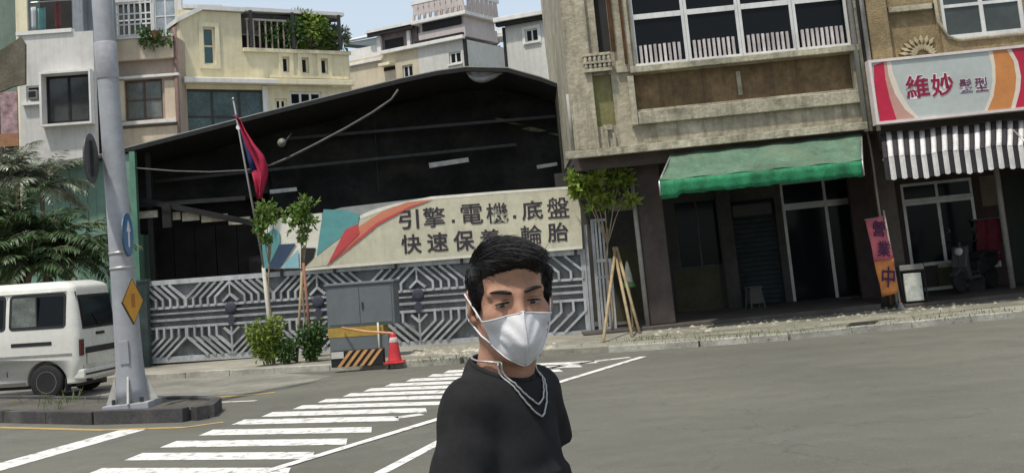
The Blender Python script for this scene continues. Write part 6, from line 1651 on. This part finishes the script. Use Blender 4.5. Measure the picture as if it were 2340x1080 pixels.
for _ in range(3600):
    p, nrm = random.choice(cand)
    top = p.z > .075
    fwd = Vector((.75 + random.gauss(0, .10), -.65 + random.gauss(0, .10), .05)) if top else Vector((random.gauss(0, .12), -.25 + random.gauss(0, .12), -1))
    if not top and p.y < -.055: fwd = Vector((.5 + random.gauss(0, .3), -.3, -.25 + random.gauss(0, .3)))
    d = (fwd - nrm * fwd.dot(nrm)); d.normalize()
    L = random.uniform(.02, .042) if top else random.uniform(.008, .018); lift = random.uniform(.0, .045) if top else .05
    pts = [p - nrm * .001, p + d * L * .5 + nrm * L * lift, p + d * L + nrm * L * lift * .3]
    lk.tube(pts, [.0013, .0011, .0002], 3, False)
hm('hair_locks', lk, HAIR)
# ---- mask: folded two panel mask with a centre seam
MASK = mat('white_mask_cloth', (.68, .67, .68), .85, .06, 8, .15, 240, transl=.08)
def maskpt(u, v):           # u -1..1 across (centre ridge at 0), v 0 top .. 1 bottom
    zt_ = -.017 - .016 * abs(u) ** 1.4; zb_ = -.124 + .044 * abs(u) ** 1.6
    z = zt_ + (zb_ - zt_) * v
    yc = -.117 - .018 * math.sin(math.pi * min(1, .15 + v * .75)) + .030 * max(0, v - .6) / .4 * 1.0      # profile of the ridge
    xs = u * (.060 - .010 * abs(v - .35)); ye = -.036 - .010 * v
    a = abs(u) ** 1.25
    y = yc + (ye - yc) * a - .012 * math.sin(math.pi * abs(u)) * math.sin(math.pi * v)
    wr_ = .0022 * math.sin(v * 15 + abs(u) * 11) * abs(u) * (1 - abs(u)) * 4
    return Vector((xs, y + wr_, z + (.003 if abs(u) < .08 and v < .05 else 0)))
NU, NV = 40, 22; vs = []; fs = []
for j in range(NV + 1):
    for i in range(NU + 1): vs.append(maskpt(-1 + 2 * i / NU, j / NV))
for j in range(NV):
    for i in range(NU): a = j * (NU + 1) + i; fs.append((a, a + 1, a + NU + 2, a + NU + 1))
def bsamp(p):
    g = (np.array(p) - bf.lo) / bf.res; i = np.clip(np.floor(g).astype(int), 0, bf.n - 2); f = g - i; v = 0
    for dx in (0, 1):
        for dy in (0, 1):
            for dz in (0, 1): v += bf.V[i[0] + dx, i[1] + dy, i[2] + dz] * (f[0] if dx else 1 - f[0]) * (f[1] if dy else 1 - f[1]) * (f[2] if dz else 1 - f[2])
    return v
def push(p, gap):                      # keep a head-frame point outside the skin
    p = Vector(p); dr = Vector((p.x, p.y - .02, 0)).normalized()
    for _ in range(12):
        v = bsamp(HT(p))
        if v > gap: break
        p = p + dr * max(gap - v, .0005)
    return p
vs = [push(v, .0035) for v in vs]
mk = hm('face_mask', MB().add(vs, fs), MASK); mk.modifiers.new('s', 'SOLIDIFY').thickness = .0022
sm_ = MB().tube([push(maskpt(0, v), .0035) + Vector((0, -.0012, 0)) for v in np.linspace(0, 1, 16)], .0013, 6); so_ = hm('mask_seam', sm_, MASK)
ed = MB()
for v in (0, 1): ed.tube([push(maskpt(u, v), .0035) + Vector((0, -.0008, 0)) for u in np.linspace(-1, 1, 30)], .0013, 6)
hm('mask_edge', ed, MASK)
for s_ in (-1, 1):
    a, b = push(maskpt(s_, .08), .0035), push(maskpt(s_, .95), .0035)
    lp = [a, a * .5 + Vector((s_ * .078, .0, .004)) * .5 + Vector((s_ * .004, 0, .002)), Vector((s_ * .082, .020, .018)), Vector((s_ * .083, .032, -.004)), Vector((s_ * .078, .024, -.036)), b * .5 + Vector((s_ * .075, .006, -.052)) * .5 + Vector((s_ * .004, 0, 0)), b]
    lp = [lp[0]] + [push(q_, .002) for q_ in lp[1:-1]] + [lp[-1]]; hm('ear_loop', MB().tube(lp, .0019, 6), MASK)
# ---- t-shirt
tf = Field((-.34, -.22, .78), (.34, .22, 1.46), .006)
tf.ell((0, .01, 1.20), (.132, .096, .24), .04); tf.cone((-.105, .015, 1.345), (.105, .015, 1.345), .058, .058, .05); tf.cone((0, .02, 1.34), (0, .018, 1.40), .078, .070, .03)
q = tf.sl((-.3, -.2, .80), (.3, .2, 1.25), 0); X, Y_, Z = tf.pts(q)
d = (np.sqrt((X / .136) ** 2 + ((Y_ - .008) / .100) ** 2) - 1) * .100 + .006 * np.sin(X * 38 + 5 * Y_ + Z * 7) * np.clip((1.2 - Z) * 3, 0, 1)
tf.V[q] = smin(tf.V[q], np.maximum(d, np.maximum(.82 - Z, Z - 1.2)).astype(np.float32), .03)
slf = Field((-.34, -.22, .78), (.34, .22, 1.46), .006)
for s_ in (-1, 1):
    a, b = np.array((s_ * .106, .014, 1.343)), np.array((s_ * .168, .03, 1.06)); slf.cone(a, b, .060, .074, .02)
q = slf.sl((-.34, -.22, .78), (.34, .22, 1.46), 0); X, Y_, Z = slf.pts(q)
hem = np.where(X > 0, 1.250, 1.226) + .0 * X + .25 * (np.abs(X) - .22)
slf.V[q] = np.maximum(slf.V[q] + .003 * np.sin(Z * 60 + X * 40) * np.sin(Y_ * 30), hem - Z)
tf.V = smin(tf.V, slf.V, .012)
X, Y_, Z = np.meshgrid(*tf.ax, indexing='ij', sparse=True)
tf.V += (.006 * np.sin(X * 22 + Z * 30 + 3 * np.sin(Y_ * 20) + 2 * np.sin(Z * 17)) * np.clip((1.36 - Z) * 5, 0, 1) + .002 * np.sin(X * 60 - Z * 45) * np.clip((1.3 - Z) * 5, 0, 1)).astype(np.float32)
tf.cone((0, .012, 1.55), (0, .010, 1.41), .060, .060, .006, 's')
tf.V = np.maximum(tf.V, (Z - (1.408 + .40 * Y_))).astype(np.float32)
tee = tf.mesh('t_shirt', TEE, man, 2)
# collar rib
ring = []
for k in range(29):
    a = 2 * math.pi * k / 28; x, y = .061 * math.sin(a), .008 - .063 * math.cos(a)
    ring.append((x, y, 1.408 + .40 * y))
MB().tube(ring, .0055, 8).build('collar', TEE, man, smooth=True)
# ---- necklaces
def tee_front(x, z):
    i = int(round((x - tf.lo[0]) / tf.res)); k = int(round((z - tf.lo[2]) / tf.res)); col = tf.V[i, :, k]; w = np.argwhere(col < 0)
    return tf.lo[1] + tf.res * w[0][0] if len(w) else -.05
CHN = mat('silver_chain', (.42, .42, .41), .4, .2, 200, .15, 300, metal=.7)
def tsamp(p):
    i = np.clip(np.round((np.array(p) - tf.lo) / tf.res).astype(int), 0, tf.n - 1); return tf.V[tuple(i)]
def front(x, z):
    y = -.24
    while y < .06 and tsamp((x, y, z)) > 0 and bsamp((x, y, z)) > 0: y += .002
    return y
for za, wd in ((1.338, .058), (1.314, .062)):
    half = []
    for s_ in np.linspace(0, 1, 22):
        x = wd * (1 - s_ ** 1.6) ** .75; z = 1.428 - (1.428 - za) * s_ ** .9
        half.append([x, front(x, z) - .004, z])
    L_ = [(-a, b, c) for a, b, c in half]; R_ = half[::-1][1:]
    pts = np.array(L_ + [tuple(q_) for q_ in R_])
    for _ in range(2):
        y = np.convolve(np.pad(pts[:, 1], 2, 'edge'), np.ones(5) / 5, 'valid'); pts[:, 1] = np.minimum(pts[:, 1], y)
    pts = [Vector(q_) for q_ in pts]
    bk_ = [Vector((.060 * math.cos(a), .012 + .058 * math.sin(a), 1.430 + .010 * math.sin(a))) for a in np.linspace(.2, math.pi - .2, 9)]
    MB().tube(pts + bk_ + [pts[0]], .0022, 6).build('necklace', CHN, man, smooth=True)
# ---- trousers and shoes
jf = Field((-.26, -.2, .03), (.26, .2, .98), .009)
jf.ell((0, .01, .93), (.172, .125, .11), .04)
for s_ in (-1, 1): jf.cone((s_ * .085, .01, .88), (s_ * .10, .0, .49), .105, .082, .03); jf.cone((s_ * .10, .0, .49), (s_ * .107, .03, .09), .082, .066, .02)
jf.V = np.maximum(jf.V, (.06 - np.meshgrid(*jf.ax, indexing='ij', sparse=True)[2])).astype(np.float32)
jf.mesh('trousers', JEAN, man, 1)
for s_ in (-1, 1):
    sf = Field((s_ * .115 - .09, -.26, -.002), (s_ * .115 + .09, .13, .13), .006)
    sf.cone((s_ * .107, .05, .055), (s_ * .13, -.17, .035), .05, .045, .03); sf.cone((s_ * .107, .03, .09), (s_ * .107, .04, .05), .055, .05, .03)
    sf.V = np.maximum(sf.V, (.004 - np.meshgrid(*sf.ax, indexing='ij', sparse=True)[2])).astype(np.float32)
    sf.mesh('shoe', SHOE, man, 1)
